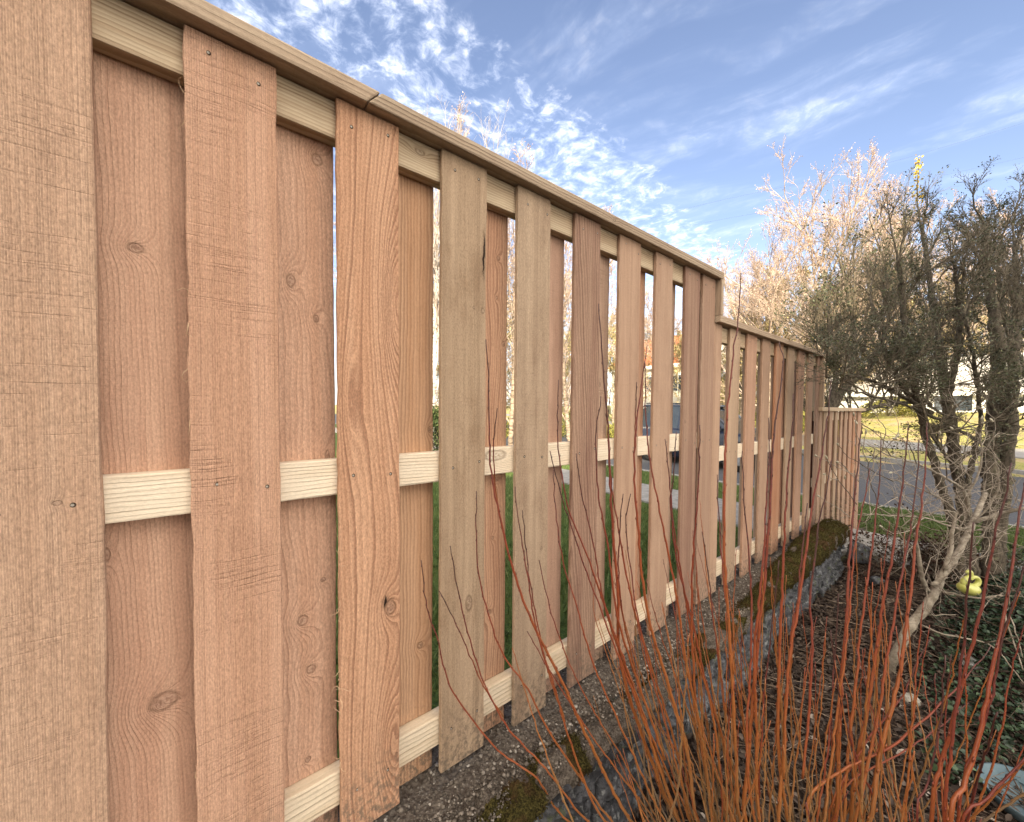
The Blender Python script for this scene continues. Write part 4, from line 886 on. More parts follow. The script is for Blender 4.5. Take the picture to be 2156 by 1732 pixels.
Bs = [
 ([(2086,1360),(2009,1454),(1881,1569),(1816,1601),(1752,1637),(1700,1700)], 4.0, .5),
 ([(2040,1480),(1960,1545),(1890,1590),(1800,1640),(1760,1700)], 2.6, .55),
 ([(1960,1344),(1928,1400),(1897,1470),(1842,1537),(1790,1620),(1750,1700)], 2.8, .6),
 ([(1560,575),(1556,660),(1540,780),(1530,900),(1526,1000),(1525,1150),(1530,1250),(1540,1400),(1550,1600),(1560,1732)], 4.6, .5),
 ([(1510,1000),(1513,1080),(1520,1180),(1530,1280),(1545,1420)], 2.2, .7),
 ([(1563,950),(1565,1000),(1566,1060),(1575,1150),(1582,1260),(1580,1400),(1572,1560),(1590,1732)], 3.2, .75),
 ([(1640,720),(1648,760),(1640,840),(1632,900),(1625,980),(1622,1060),(1615,1150),(1610,1230),(1600,1300),(1590,1420),(1575,1600),(1570,1732)], 5.2, .8),
 ([(1618,880),(1620,960),(1612,1060),(1610,1140),(1600,1250),(1588,1380),(1592,1520),(1600,1732)], 4.2, .6),
 ([(1670,830),(1668,900),(1660,980),(1655,1060),(1652,1130),(1648,1220),(1643,1320),(1640,1450),(1640,1600),(1660,1732)], 4.6, .62),
 ([(1700,1060),(1690,1150),(1680,1260),(1665,1350),(1655,1480),(1650,1640)], 2.8, .6),
 ([(1750,800),(1742,880),(1730,960),(1715,1040),(1705,1100),(1695,1180),(1680,1280),(1665,1370),(1655,1480),(1650,1600),(1640,1732)], 4.4, .65),
 ([(1750,970),(1740,1040),(1725,1100),(1715,1180),(1705,1260),(1710,1330),(1705,1480),(1690,1640)], 3.0, .95),
 ([(1815,890),(1808,960),(1800,1040),(1792,1130),(1785,1230),(1780,1330),(1772,1440),(1765,1560),(1760,1732)], 4.8, .72),
 ([(1832,985),(1818,1060),(1802,1140),(1792,1240),(1784,1340),(1765,1480),(1745,1640),(1735,1732)], 3.2, .4),
 ([(1855,925),(1852,1000),(1847,1060),(1840,1120),(1830,1200),(1815,1300),(1805,1400),(1795,1500),(1780,1650),(1775,1732)], 3.6, .6),
 ([(1912,890),(1908,950),(1900,1020),(1888,1110),(1875,1190),(1860,1270),(1845,1370),(1825,1500),(1800,1620),(1790,1732)], 4.6, .66),
 ([(1935,925),(1932,1000),(1922,1080),(1910,1150),(1895,1230),(1880,1320),(1865,1400),(1850,1500),(1825,1620),(1800,1732)], 3.6, .7),
 ([(1952,890),(1948,980),(1940,1060),(1930,1130),(1922,1210),(1912,1290),(1900,1380),(1880,1480),(1850,1600),(1830,1732)], 5.2, .5),
 ([(1749,1328),(1762,1438),(1784,1534),(1810,1618),(1836,1714)], 3.2, .95),
 ([(1640,1180),(1632,1260),(1622,1340),(1612,1440),(1605,1540),(1600,1700)], 2.4, .9),
 ([(1765,1250),(1762,1330),(1755,1420),(1748,1530),(1735,1640),(1720,1732)], 2.6, .8)]
Cs = [
 ([(2050,1100),(2043,1180),(2035,1260),(2030,1340),(2020,1440),(2005,1550),(1990,1732)], 3.2, .75),
 ([(2130,975),(2120,1030),(2100,1100),(2085,1180),(2070,1260),(2050,1350),(2030,1420),(2010,1500),(1985,1600),(1960,1732)], 3.9, .6),
 ([(2160,1000),(2145,1090),(2130,1200),(2115,1290),(2095,1380),(2080,1460),(2060,1560),(2030,1660),(2000,1732)], 4.6, .48),
 ([(2165,1180),(2140,1250),(2110,1350),(2090,1450),(2060,1560),(2020,1700)], 3.2, .75),
 ([(2250,1500),(2156,1600),(2110,1650),(2070,1690),(2020,1745)], 3.6, .55),
 ([(2100,1500),(2080,1570),(2060,1640),(2040,1732)], 2.6, .8),
 ([(2010,1150),(2005,1240),(1996,1340),(1985,1440),(1975,1560),(1960,1732)], 2.2, .8) if False else ([(1990,1380),(1985,1460),(1972,1560),(1950,1660),(1930,1732)], 2.2, .8)]
def add_stems(lst, sh, root, d_tip, d_base, seed, branch_ok=True, spread=.05):
    g = np.random.default_rng(seed)
    for k, (pl, mm, hue) in enumerate(lst):
        dt = d_tip(pl[0][0])+g.uniform(-.04, .05); db = d_base(pl[-1][0])+g.uniform(-.03, .03)
        ys_ = np.array([q[1] for q in pl], float); fr = (ys_-ys_[0])/(ys_[-1]-ys_[0]+1e-6)
        P3 = [at_depth(x, y, dt+(db-dt)*f) for (x, y), f in zip(pl, fr)]
        if ys_[-1] >= 1690:       # carry on below the picture to the root
            e = P3[-1]; rt = root+np.array([g.normal(0, spread), g.normal(0, spread*.7), 0]); rt[2] = float(zg(rt[0], rt[1]))-.01
            P3 += [e+(rt-e)*.5+np.array([0, 0, -.03]), rt]
        P3 = np.array(P3)[::-1]
        stem(sh, P3, mm/1000., .0011, seed*100+k, hue, tone=(.08 if ys_[-1] >= 1690 else .4, 1.0))
depA = lambda x: 1.02+.10*np.clip((x-900)/600, 0, 1)
add_stems(A, shA, RA, lambda x: .93+.00012*(x-900), lambda x: 1.08, 1)
add_stems(Bs, shB, RB, lambda x: 1.02, lambda x: .98, 2)
add_stems(Cs, shC, RC, lambda x: .66, lambda x: .68, 3, spread=.04)
def fill(sh, root, n, hd, seed, lmin, lmax, lean, lean_sd, fan=.5):
    """shorter, thinner stems from the stool"""
    g = np.random.default_rng(seed)
    for k in range(n):
        a = hd+g.normal(0, fan); L = g.uniform(lmin, lmax); ln = abs(g.normal(lean, lean_sd)); r0 = root+np.array([g.normal(.03, .20), g.normal(-.02, .13), 0]); r0[2] = float(zg(r0[0], r0[1]))-.01
        if r0[1] > .70: r0[1] = .70
        p = [r0]; d = np.array([math.cos(a)*ln, math.sin(a)*ln, 1.0])
        for q in range(6):
            dd = unit(d+np.array([0, 0, .25*q])+g.normal(0, .05, 3)); nx_ = p[-1]+dd*L/6
            if nx_[1] > .93: nx_[1] = .93-.01*q
            p.append(nx_)
        stem(sh, np.array(p), g.uniform(.0013, .0033), .0008, seed*1000+k, g.uniform(.0, .75), tone=(-.10, g.uniform(.5, .95)))
fill(shA, RA, 73, math.radians(158), 11, .45, 1.15, .62, .34, .8)
fill(shB, RB, 68, math.radians(60), 12, .35, 1.20, .30, .24, 2.2)
fill(shC, RC, 50, math.radians(40), 13, .35, 1.1, .36, .26, 1.4)
#MARK_TREES
# ------------------------------------------------------------------ magnolia with pale branches and furry buds
def c6(X, Y): return (1463+.3214*X, 770+.3214*Y)
def c7(X, Y): return (1463+.3214*X, 1232+.3214*Y)
def d3(pts, d0, d1, m=None):
    q = [m(*p) if m else p for p in pts]; k = len(q)
    return np.array([at_depth(x, y, d0+(d1-d0)*i/(k-1)) for i, (x, y) in enumerate(q)])
def pale_bark():
    m, t, b = new_mat('pale_bark'); geo = t.new('ShaderNodeNewGeometry'); Pp = geo.outputs['Position']
    n = t.noise(Pp, 24, 4, .65); n2 = t.noise(t.vm('MULTIPLY', Pp, (1, 1, 3)), 60, 3, .6)
    c = t.mix(t.rng(n, .35, .65), (.165, .135, .10), (.30, .26, .205)); c = t.mix(t.m('MULTIPLY', t.rng(n2, .55, .7), .6), c, (.09, .065, .045))
    t.put(b.inputs['Base Color'], c); t.put(b.inputs['Normal'], t.bump(n2, 1.0, .003)); return m
M_PBARK = pale_bark()
M_PTWIG = simple('pale_twig', (.20, .165, .13), (.36, .31, .25), 50, .8)
M_DTWIG = simple('grey_twig', (.07, .055, .042), (.15, .12, .095), 50, .85)
M_BUD = simple('furry_bud', (.27, .245, .17), (.46, .42, .33), 200, .95, .001, 700)
mgb = on_z(1865, 1414, -1.46)
mg = empty('magnolia_tree', tuple(mgb), 'leafless young magnolia with pale smooth branches and fat furry buds, leaning right over the bed', 'tree')
D0 = 2.06
def limb(parent, pts, r0, r1, mat, name='branch', sides=8, jit=.002):
    L = np.sum(np.linalg.norm(np.diff(pts, axis=0), axis=1)); n = max(8, int(L/.03))
    p = smooth_poly(pts, n); p[1:-1] += rng.normal(0, jit, (n-2, 3)); r = np.linspace(r0, r1, n)*(1+.07*rng.normal(0, 1, n))
    b = Buf(); b.tube(p, r, sides); return b.make(name, mat, parent, smooth=True), p
tr = d3([(1240,575),(1320,440),(1400,280),(1480,190),(1560,80)], D0, D0+.05, c7); tr[0] = mgb+np.array([0, 0, -.03])
tr = np.vstack([tr, d3([(1540,1440),(1620,1375),(1700,1270),(1790,1100),(1850,960),(1900,840)], D0+.05, 2.5, c6)[1:]])
limb(mg, tr, .026, .012, M_PBARK, 'trunk', 10)
br = [
 ([(1530,1480),(1495,1400),(1460,1200),(1440,1100)], 2.08, 2.0, .012, .006), ([(1640,1340),(1670,1200),(1690,1080),(1715,960)], 2.1, 2.15, .011, .006),
 ([(1560,1440),(1610,1400),(1640,1320)], 2.09, 2.12, .013, .011),
 ([(1800,1065),(1700,1060),(1500,1000),(1300,985),(1100,970)], 2.2, 2.0, .006, .0022), ([(1830,1030),(2000,970),(2080,950),(2200,925)], 2.2, 2.05, .013, .009),
 ([(1790,1000),(1780,860),(1730,790),(1650,740),(1450,640),(1250,580),(1130,520)], 2.25, 2.1, .010, .0022),
 ([(1820,1110),(1700,1040),(1560,1010),(1440,1000),(1350,1060)], 2.2, 2.1, .005, .002), ([(1820,1120),(1950,1130),(2060,1100)], 2.2, 2.1, .004, .002),
 ([(1640,1485),(1720,1500),(1800,1520),(1900,1522),(2010,1500)], 2.05, 1.98, .006, .003),
 ([(1780,860),(1860,700),(1880,560),(1870,440)], 2.25, 2.2, .006, .0025), ([(1850,1000),(1940,900),(1990,760),(1960,560),(1955,440)], 2.3, 2.2, .006, .002),
 ([(1715,960),(1650,900),(1560,850),(1500,820),(1400,780),(1280,740)], 2.15, 2.05, .005, .0018), ([(1715,960),(1600,950),(1500,985),(1400,900),(1300,850)], 2.15, 2.05, .004, .0016)]
for pl, a, c, r0, r1 in br: limb(mg, d3(pl, a, c, c6), r0, r1, M_PBARK)
for pl, a, c, r0, r1 in [([(1480,262),(1560,300),(1700,340),(1900,380),(2020,470),(2150,640)], 2.02, 1.75, .005, .0022), ([(1900,380),(2030,360),(2156,330)], 1.85, 1.7, .003, .0016), ([(2030,190),(2060,300),(2120,470),(2150,560)], 1.8, 1.7, .004, .002), ([(2060,200),(2110,330),(2150,480)], 1.8, 1.7, .003, .0015), ([(1525,198),(1710,196)], 2.0, 1.95, .0025, .0015)]:
    limb(mg, d3(pl, a, c, c7), r0, r1, M_PBARK)
tw = [[(1300,760),(1180,700),(1080,640),(1000,590),(965,560),(942,525)], [(1080,720),(980,690),(870,630),(800,595)], [(1075,760),(1000,690),(937,640)],
 [(1060,910),(1000,830),(940,750),(900,680),(866,612)], [(1010,990),(930,930),(870,900),(817,860)], [(1075,940),(1120,860),(1140,790),(1200,680),(1290,600)],
 [(1240,1000),(1200,900),(1150,760),(1140,640),(1230,560),(1310,480)], [(940,750),(900,740),(850,715)], [(1180,600),(1090,520),(1060,420),(1042,330)],
 [(1290,600),(1260,560),(1190,520)], [(1140,640),(1100,560),(1118,450)], [(1230,560),(1250,430),(1170,300)], [(1650,740),(1640,600),(1605,455)], [(1400,780),(1300,700),(1230,690),(1197,640)],
 [(1560,850),(1480,760),(1380,690),(1290,700)], [(1000,690),(960,640),(935,632)], [(1300,985),(1200,930),(1120,900)], [(1500,1000),(1400,1080),(1300,1100),(1230,1060)],
 [(1450,640),(1400,520),(1310,480)], [(1700,1060),(1780,1090),(1850,1080)], [(1870,440),(1882,380)], [(1960,560),(1985,470)]]
ends = []
for k, pl in enumerate(tw):
    o, p = limb(mg, d3(pl, 2.1, 2.0, c6), .0028, .0014, M_PTWIG if k % 3 else M_DTWIG, 'twig', 5); ends.append((p[-1], unit(p[-1]-p[-3])))
    b = Buf()
g = np.random.default_rng(77)
for (X, Y) in [(1475,1380),(1145,240),(1690,420),(1880,360),(1955,370),(1375,640),(1065,385),(985,745),(1330,470)]:
    x, y = c6(X, Y); ends.append((at_depth(x, y, 2.1), unit(g.normal(0, .3, 3)+np.array([0, 0, 1]))))
for k, (p, d) in enumerate(ends):
    b = Buf(); L = g.uniform(.020, .030); n = 7; t = np.linspace(0, 1, n); pts = p+np.outer(t, d*L)+np.outer(np.sin(t*3.1), unit(g.normal(0, 1, 3))*.0015)
    b.tube(pts, .0058*np.sin(np.clip(t*2.6+.35, 0, 3.1))**.8*(1-.35*t)+.0004, 8); b.make('bud', M_BUD, mg, smooth=True)
# side twiglets on the branches
S0, S1_, Q0, Q1 = [], [], [], []
allp = [d3(pl, a, c, c6) for pl, a, c, _, _ in br]
st, dr = [], []
for P3 in allp:
    pp = smooth_poly(P3, 16)
    for k in range(2, 16, 2): st.append(pp[k]); dr.append(unit(np.gradient(pp, axis=0)[k]*.6+g.normal(0, .6, 3)+np.array([0, 0, .3])))
st = np.array(st); dr = np.array(dr)
res = grow(st, dr, g.uniform(.14, .40, len(st)), np.full(len(st), .0022), [dict(S=6, jit=.20, up=.02, n=4, ang=.7, lr=.5, rr=.6), dict(S=4, jit=.2, up=.03, n=2, ang=.7, lr=.5, rr=.7), dict(S=2, jit=.2, up=.05)], 5)
V, Fc = segs_mesh(*[np.concatenate([r[i] for r in res]) for i in range(4)], sides=4)
tag(mesh_obj('twiglets', V, Fc, M_PTWIG, mg), kind='stuff')

# ------------------------------------------------------------------ glazed yellow green garden ornament on the magnolia branch
M_LIME = simple('lime_glaze', (.36, .37, .085), (.46, .46, .14), 30, .28, .0015, 90, spec=.5)
oc = at_depth(2038, 1238, 2.0); orn = empty('bird_ornament', (oc[0], oc[1], oc[2]-.045), 'glossy lime yellow swan shaped ornament resting on a pale magnolia branch', 'ornament')
R_, U_ = _r*.86, np.array([0, 0, .86])
b = Buf(); seg, rg = 24, 14; VV = []
for i in range(rg+1):
    th = math.pi*i/rg
    for j in range(seg):
        ph = 2*math.pi*j/seg; s_ = math.sin(th); 
        lx = .056*s_*math.cos(ph)*(1+.12*math.cos(ph)); ly = .040*s_*math.sin(ph); lz = .037*math.cos(th)+.012*max(0, -math.cos(ph))*s_
        VV.append(oc+R_*lx+_f*ly+U_*(lz-.008))
b.add(VV, [(i*seg+j, i*seg+(j+1) % seg, (i+1)*seg+(j+1) % seg, (i+1)*seg+j) for i in range(rg) for j in range(seg)]); b.make('body', M_LIME, orn, smooth=True)
def loc(pts): return np.array([oc+R_*a*.001+U_*c*.001+_f*e*.001 for a, c, e in pts])
b = Buf(); pn = smooth_poly(loc([(-18,18,0),(-22,40,0),(-10,58,0),(8,72,0),(14,88,0),(6,100,0),(-8,98,0),(-14,90,0)]), 30); b.tube(pn, np.r_[np.linspace(.020, .0105, 14), np.linspace(.0105, .010, 10), np.linspace(.0095, .005, 6)], 12); b.make('neck', M_LIME, orn, smooth=True)
b = Buf(); pn = smooth_poly(loc([(38,8,0),(58,26,0),(62,46,0),(50,62,0),(30,64,0),(16,54,0),(14,50,0)]), 30); b.tube(pn, np.linspace(.014, .0075, 30), 12); b.make('tail_loop', M_LIME, orn, smooth=True)

# ------------------------------------------------------------------ dark evergreen trees close to the fence end
def bark(name, c1, c2, lich):
    m, t, b = new_mat(name); geo = t.new('ShaderNodeNewGeometry'); Pp = geo.outputs['Position']
    n = t.noise(t.vm('MULTIPLY', Pp, (1, 1, .35)), 55, 5, .7); l = t.noise(Pp, 26, 4, .65)
    c = t.mix(t.rng(n, .35, .65), c1, c2); c = t.mix(t.m('MULTIPLY', t.rng(l, .54, .68), .75), c, lich)
    t.put(b.inputs['Base Color'], c); b.inputs['Roughness'].default_value = .95; t.put(b.inputs['Normal'], t.bump(n, 1.0, .012)); return m
M_DBARK = bark('dark_bark', (.045, .037, .028), (.13, .106, .078), (.16, .15, .095))
M_DARKTW = simple('dark_twig', (.085, .070, .050), (.18, .15, .108), 30, .9)
M_EVER = attr_mat('evergreen_leaf', [(0, (.024, .029, .015)), (.5, (.062, .070, .034)), (.9, (.11, .118, .055)), (1, (.17, .17, .08))], .5, .35)
def tree_from(name, root_loc, label, limbs, starts, specs, leaf, mats, seed, group=None, len_=(.8, 1.2), r_=.01, leaf_n=2, cat='tree', up=None):
    e = empty(name, tuple(root_loc), label, cat, group)
    for P3, r0, r1 in limbs: limb(e, P3, r0, r1, mats[0], 'trunk' if r0 > .04 else 'limb', 10, .004)
    g = np.random.default_rng(seed); st, dr = starts; n = len(st)
    res = grow(st, dr, g.uniform(*len_, n), np.full(n, r_), specs, seed)
    V, Fc = segs_mesh(*[np.concatenate([r[i] for r in res]) for i in range(4)], sides=4)
    mesh_obj('branches', V, Fc, mats[1], e)
    if leaf:
        P1 = res[-1][1]; dd = unit(res[-1][1]-res[-1][0])
        if leaf.get('keep') is not None: k = leaf['keep'](P1, g); P1, dd = P1[k], dd[k]
        V, Fc = leaves_mesh(P1, leaf['size'], leaf_n, leaf.get('spread', .012), leaf.get('aspect', .45), seed+5, dirs=dd)
        tone = np.repeat(np.clip(g.normal(.45, .22, len(P1)*leaf_n), 0, 1), 4)
        mesh_obj('foliage', V, Fc, mats[2], e, attr={'tone': tone})
    return e
DT = 2.85
lim = [([(1936,866),(1955,931),(1977,1008),(2003,1091),(2040,1180)], .030, .042), ([(1993,850),(2009,950),(2022,1014),(2030,1080),(2055,1190)], .042, .058),
       ([(2066,880),(2058,924),(2041,1008),(2032,1060)], .018, .026), ([(2103,740),(2093,899),(2087,995),(2090,1091),(2088,1205)], .052, .078), ([(2135,740),(2127,899),(2119,995),(2105,1100),(2100,1200)], .042, .058)]
limbs = []
for k, (pl, r0, r1) in enumerate(lim):
    P3 = d3(pl, DT+.1*(k % 2)-.05, DT, None)
    if pl[-1][1] > 1150: P3[-1][2] = zg(P3[-1][0], P3[-1][1])-.03
    limbs.append((P3, r0*.74, r1*.74))
ups = [([(1936,866),(1915,760),(1900,640),(1890,540)], .026, .010), ([(1936,866),(1870,760),(1835,640)], .018, .007), ([(1993,850),(1975,720),(1960,600),(1940,480)], .034, .010), ([(1993,850),(2020,700),(2010,560)], .024, .009),
       ([(2103,740),(2090,640),(2075,540),(2070,470)], .042, .010), ([(2135,740),(2140,620),(2135,500)], .034, .010), ([(2066,880),(2050,760),(2030,660)], .014, .006), ([(2103,760),(2160,650),(2190,540)], .026, .009)]
for k, (pl, r0, r1) in enumerate(ups): limbs.append((d3(pl, DT, DT+.3*(k % 3-1), None), r0, r1))
hz_ = [([(2074,937),(2000,895),(1929,863),(1850,838),(1768,818)], .013, .006), ([(1961,870),(1864,815),(1784,790),(1740,796)], .016, .007), ([(1993,880),(1920,830),(1830,812)], .010, .004), ([(2090,930),(2120,870),(2156,850)], .02, .01), ([(2030,1014),(1990,960),(1960,915)], .010, .006)]
for pl, r0, r1 in hz_: limbs.append((d3(pl, DT, DT-.2, None), r0, r1))
st, dr = [], []; g = np.random.default_rng(50)
for P3, r0, r1 in limbs[5:13]:
    pp = smooth_poly(P3, 12)
    for k in range(2, 12): st.append(pp[k]); dr.append(unit(np.array([0, 0, 1.0])+g.normal(0, .38, 3)))
for P3, r0, r1 in limbs[13:]:
    pp = smooth_poly(P3, 10)
    for k in range(2, 10): st.append(pp[k]); dr.append(unit(g.normal(0, .6, 3)+np.array([-.1, 0, .5])))
upspec = lambda n1, n2, n3: [dict(S=6, jit=.10, up=.05, n=n1, ang=.6, lr=.55, rr=.6, t0=.15), dict(S=4, jit=.14, up=.07, n=n2, ang=.6, lr=.55, rr=.6, t0=.2), dict(S=3, jit=.18, up=.05, n=n3, ang=.6, lr=.55, rr=.65, t0=.2), dict(S=3, jit=.2, up=.05)]
tb = limbs[3][0][-1]
def keepE(P, g): 
    return g.uniform(0, 1, len(P)) < .04+.30*(pnoise(P[:, 0]*1.0+P[:, 1], P[:, 2], 3.4, 90) > .12)
tree_from('evergreen_tree', tb, 'dark multi-stemmed evergreen at the right with bare lichen covered trunks', limbs, (np.array(st), np.array(dr)),
          upspec(7, 6, 5), dict(size=.0145, spread=.012, aspect=.5, keep=keepE), (M_DBARK, M_DARKTW, M_EVER), 51, len_=(.24, .46), r_=.0065, leaf_n=2)
M_YEL = attr_mat('yellow_leaf', [(0, (.30, .20, .03)), (.6, (.55, .38, .05)), (1, (.62, .55, .16))], .6)
ev = [o for o in COL.objects if o.name.startswith('evergreen_tree')][0]
sp_ = d3([(1940, 480), (1931, 420), (1935, 335)], DT+.1, DT+.12, None); limb(ev, sp_, .006, .002, M_DARKTW, 'limb', 6)
pp = smooth_poly(sp_, 40)[14:]; V, Fc = leaves_mesh(pp, .022, 5, .012, .55, 8, dirs=np.tile([0, 0, 1.0], (len(pp), 1)))
mesh_obj('sprig', V, Fc, M_YEL, ev, attr={'tone': np.repeat(rng.uniform(0, 1, len(pp)*5), 4)})['label'] = 'yellow leafy shoot sticking up from the top'   # yellow_sprig
# leafier one at the right edge
b0 = at_depth(2240, 1150, 3.3); b0[2] = zg(b0[0], b0[1])
l2 = [(np.array([b0, at_depth(2225, 900, 3.3), at_depth(2195, 700, 3.3), at_depth(2170, 560, 3.3)]), .07, .022), (np.array([at_depth(2225, 900, 3.3), at_depth(2130, 720, 3.4), at_depth(2100, 560, 3.4)]), .03, .012), (np.array([at_depth(2200, 760, 3.3), at_depth(2260, 600, 3.3), at_depth(2280, 450, 3.3)]), .03, .012)]
st, dr = [], []
for P3, _, _ in l2:
    pp = smooth_poly(P3, 12)
    for k in range(4, 12): st.append(pp[k]); dr.append(unit(np.array([0, 0, 1.0])+g.normal(0, .45, 3)))
tree_from('evergreen_tree', b0, 'dense leafy evergreen cut off by the right edge of the photo', l2, (np.array(st), np.array(dr)), upspec(7, 6, 4),
          dict(size=.017, spread=.014, aspect=.5), (M_DBARK, M_DARKTW, M_EVER), 61, len_=(.30, .48), r_=.007, leaf_n=2)
# twiggy one leaning out behind the far end of the fence
b0 = at_depth(1722, 1000, 5.3); b0[2] = zg(b0[0], b0[1]); q = lambda x, y, d=5.3: at_depth(x, y, d)
l3 = [(np.array([b0, q(1735, 900), q(1752, 855), q(1785, 810), q(1830, 780)]), .10, .04), (np.array([q(1752, 855), q(1760, 780), q(1752, 700)]), .045, .015), (np.array([q(1785, 810), q(1800, 720), q(1790, 640)]), .04, .012), (np.array([q(1830, 780), q(1865, 700), q(1880, 600)]), .035, .012), (np.array([q(1735, 890), q(1800, 870), q(1880, 850), q(1950, 850)]), .035, .015)]
st, dr = [], []
for P3, _, _ in l3:
    pp = smooth_poly(P3, 12)
    for k in range(3, 12): st += [pp[k]]*2; dr += [unit(np.array([0, 0, 1.0])+g.normal(0, .5, 3)) for _ in range(2)]
def keep3(P, g): return g.uniform(0, 1, len(P)) < .12
tree_from('evergreen_tree', b0, 'twiggy dark shrub tree leaning right just behind the far end of the fence', l3, (np.array(st), np.array(dr)), upspec(6, 5, 4),
          dict(size=.035, spread=.02, aspect=.5, keep=keep3), (M_DBARK, M_DARKTW, M_EVER), 71, len_=(.6, 1.1), r_=.012, leaf_n=2)

# low dark tangle behind the magnolia
M_DRED = attr_mat('dark_russet_leaf', [(0, (.018, .010, .008)), (.6, (.055, .030, .022)), (1, (.11, .07, .05))], .7)
def tangle(x, y, z, H, n, seed, label, lf=M_DRED, cat='shrub', lsize=.03, r=.003, wid=.8):
    b0 = on_z(x, y, z); b0[2] = zg(b0[0], b0[1])-.01; e = empty('low_shrub', tuple(b0), label, cat, 'low shrubs at the back of the bed'); g = np.random.default_rng(seed)
    st = b0+g.normal(0, .10, (n, 3))*np.array([1, 1, 0]); dr = g.normal(0, wid, (n, 3)); dr[:, 2] = 1
    res = grow(st, dr, g.uniform(.6, 1.0, n)*H, np.full(n, r), [dict(S=5, jit=.18, up=.0, n=6, ang=.7, lr=.6, rr=.6, t0=.1), dict(S=4, jit=.2, up=.0, n=4, ang=.7, lr=.6, rr=.7), dict(S=3, jit=.25, up=.0)], seed)
    V, Fc = segs_mesh(*[np.concatenate([q_[i] for q_ in res]) for i in range(4)], sides=4); mesh_obj('branches', V, Fc, M_DARKTW, e)
    P1 = res[-1][1]; P1 = P1[g.uniform(0, 1, len(P1)) < .6]; V, Fc = leaves_mesh(P1, lsize, 1, .01, .5, seed); mesh_obj('foliage', V, Fc, lf, e, attr={'tone': np.repeat(np.clip(g.normal(.45, .25, len(P1)), 0, 1), 4)})
tangle(1925, 1205, -1.45, .42, 46, 401, 'tangled low russet shrub just left of the foot of the evergreen trunks')
tangle(1985, 1225, -1.42, .36, 40, 402, 'tangled low russet shrub at the very foot of the evergreen trunks')
tangle(2135, 1240, -1.40, .34, 36, 403, 'low dark green shrub right of the evergreen trunks', lf=M_IVY)
# ------------------------------------------------------------------ sunlit bare trees and tawny thickets beyond the road
M_SBARK = simple('sunlit_bark', (.20, .155, .115), (.34, .27, .21), 6, .9)
M_STW = simple('pinkish_twig', (.30, .225, .18), (.48, .39, .32), 3, .9)
M_SBUD = attr_mat('tree_bud', [(0, (.26, .13, .10)), (.5, (.50, .35, .27)), (1, (.66, .56, .45))], .8)
M_GTW = simple('tawny_twig', (.26, .205, .11), (.46, .38, .22), 3, .9)
M_GLEAF = attr_mat('tawny_leaf', [(0, (.20, .14, .07)), (.5, (.44, .36, .17)), (1, (.60, .55, .28))], .8)
M_BIRCH = simple('birch_twig', (.36, .30, .26), (.56, .52, .48), 4, .9)
def bare_tree(name, x, depth, top_y, width, seed, label, mats, levels=(8, 8, 7, 6), group=None, bud=.05, bud_n=1, rt=.11, twig=.009, low=.12, cat='tree', upp=.06):
    base = at_depth(x, 900, depth); base[2] = float(zg(base[0], base[1]))-.05
    H = at_depth(x, top_y, depth)[2]-base[2]
    e = empty(name, tuple(base), label, cat, group); g = np.random.default_rng(seed)
    tp = base+np.array([g.normal(0, .3), g.normal(0, .3), H*.62]); P3 = smooth_poly(np.array([base, base+(tp-base)*.5+g.normal(0, .12, 3), tp]), 14)
    limb(e, P3, rt, rt*.35, mats[0], 'trunk', 8, .01)
    n = levels[0]*2; t = np.linspace(low, 1, n); st = np.array([P3[min(13, int(tt*13))] for tt in t])
    a = np.arange(n)*2.4+g.normal(0, .3, n); tilt = (1.15-.75*t)*width
    dr = np.stack([np.cos(a)*tilt, np.sin(a)*tilt, np.ones(n)], -1); le = H*.46*(1.05-.35*t)*g.uniform(.85, 1.15, n)
    sp = [dict(S=6, jit=.09, up=upp, n=levels[1], ang=.55, lr=.50, rr=.55, t0=.15, rmin=twig), dict(S=4, jit=.12, up=upp, n=levels[2], ang=.55, lr=.55, rr=.55, t0=.15, rmin=twig), dict(S=3, jit=.15, up=upp, n=levels[3], ang=.55, lr=.55, rr=.6, t0=.2, rmin=twig*.8), dict(S=3, jit=.16, up=upp, taper=.6)]
    res = grow(st, dr, le, np.full(n, rt*.33), sp, seed)
    V, Fc = segs_mesh(*[np.concatenate([r[i] for r in res]) for i in range(4)], sides=3); mesh_obj('branches', V, Fc, mats[1], e)
    if bud:
        V, Fc = leaves_mesh(res[-1][1], bud, bud_n, bud*.5, .6, seed+1); mesh_obj('buds' if bud < .08 else 'foliage', V, Fc, mats[2], e, attr={'tone': np.repeat(np.clip(g.normal(.5, .25, len(V)//4), 0, 1), 4)})
    return e
SM = (M_SBARK, M_STW, M_SBUD); GM = (M_SBARK, M_GTW, M_GLEAF)
G1 = 'sunlit bare trees beyond the road'; G2 = 'tawny thickets along the far side of the road'
bare_tree('bare_tree', 1700, 19, 385, 1.6, 101, 'largest bare tree, pinkish sunlit twigs fanning out above the fence steps', SM, (12, 8, 7, 6), G1, .05, rt=.17, twig=.009)
bare_tree('bare_tree', 1900, 21, 410, 1.3, 102, 'bare sunlit tree standing behind the dark evergreen, top twigs rising above it', SM, (9, 7, 6, 5), G1, .05, rt=.16, twig=.012)
bare_tree('bare_tree', 1625, 18, 470, 1.5, 114, 'bare tree whose twigs rise just right of the fence step', SM, (8, 7, 6, 5), G1, .05, rt=.12, twig=.010)
bare_tree('bare_tree', 2060, 24, 420, .8, 103, 'bare sunlit tree at the far right, seen through the dark evergreens', SM, (7, 7, 7, 5), G1, .06, rt=.16, twig=.013)
bare_tree('bare_tree', 1585, 23, 580, .8, 104, 'lower bare tree with pale pink twigs touching the step of the fence', SM, (7, 7, 6, 6), G1, .06, rt=.12, twig=.012)
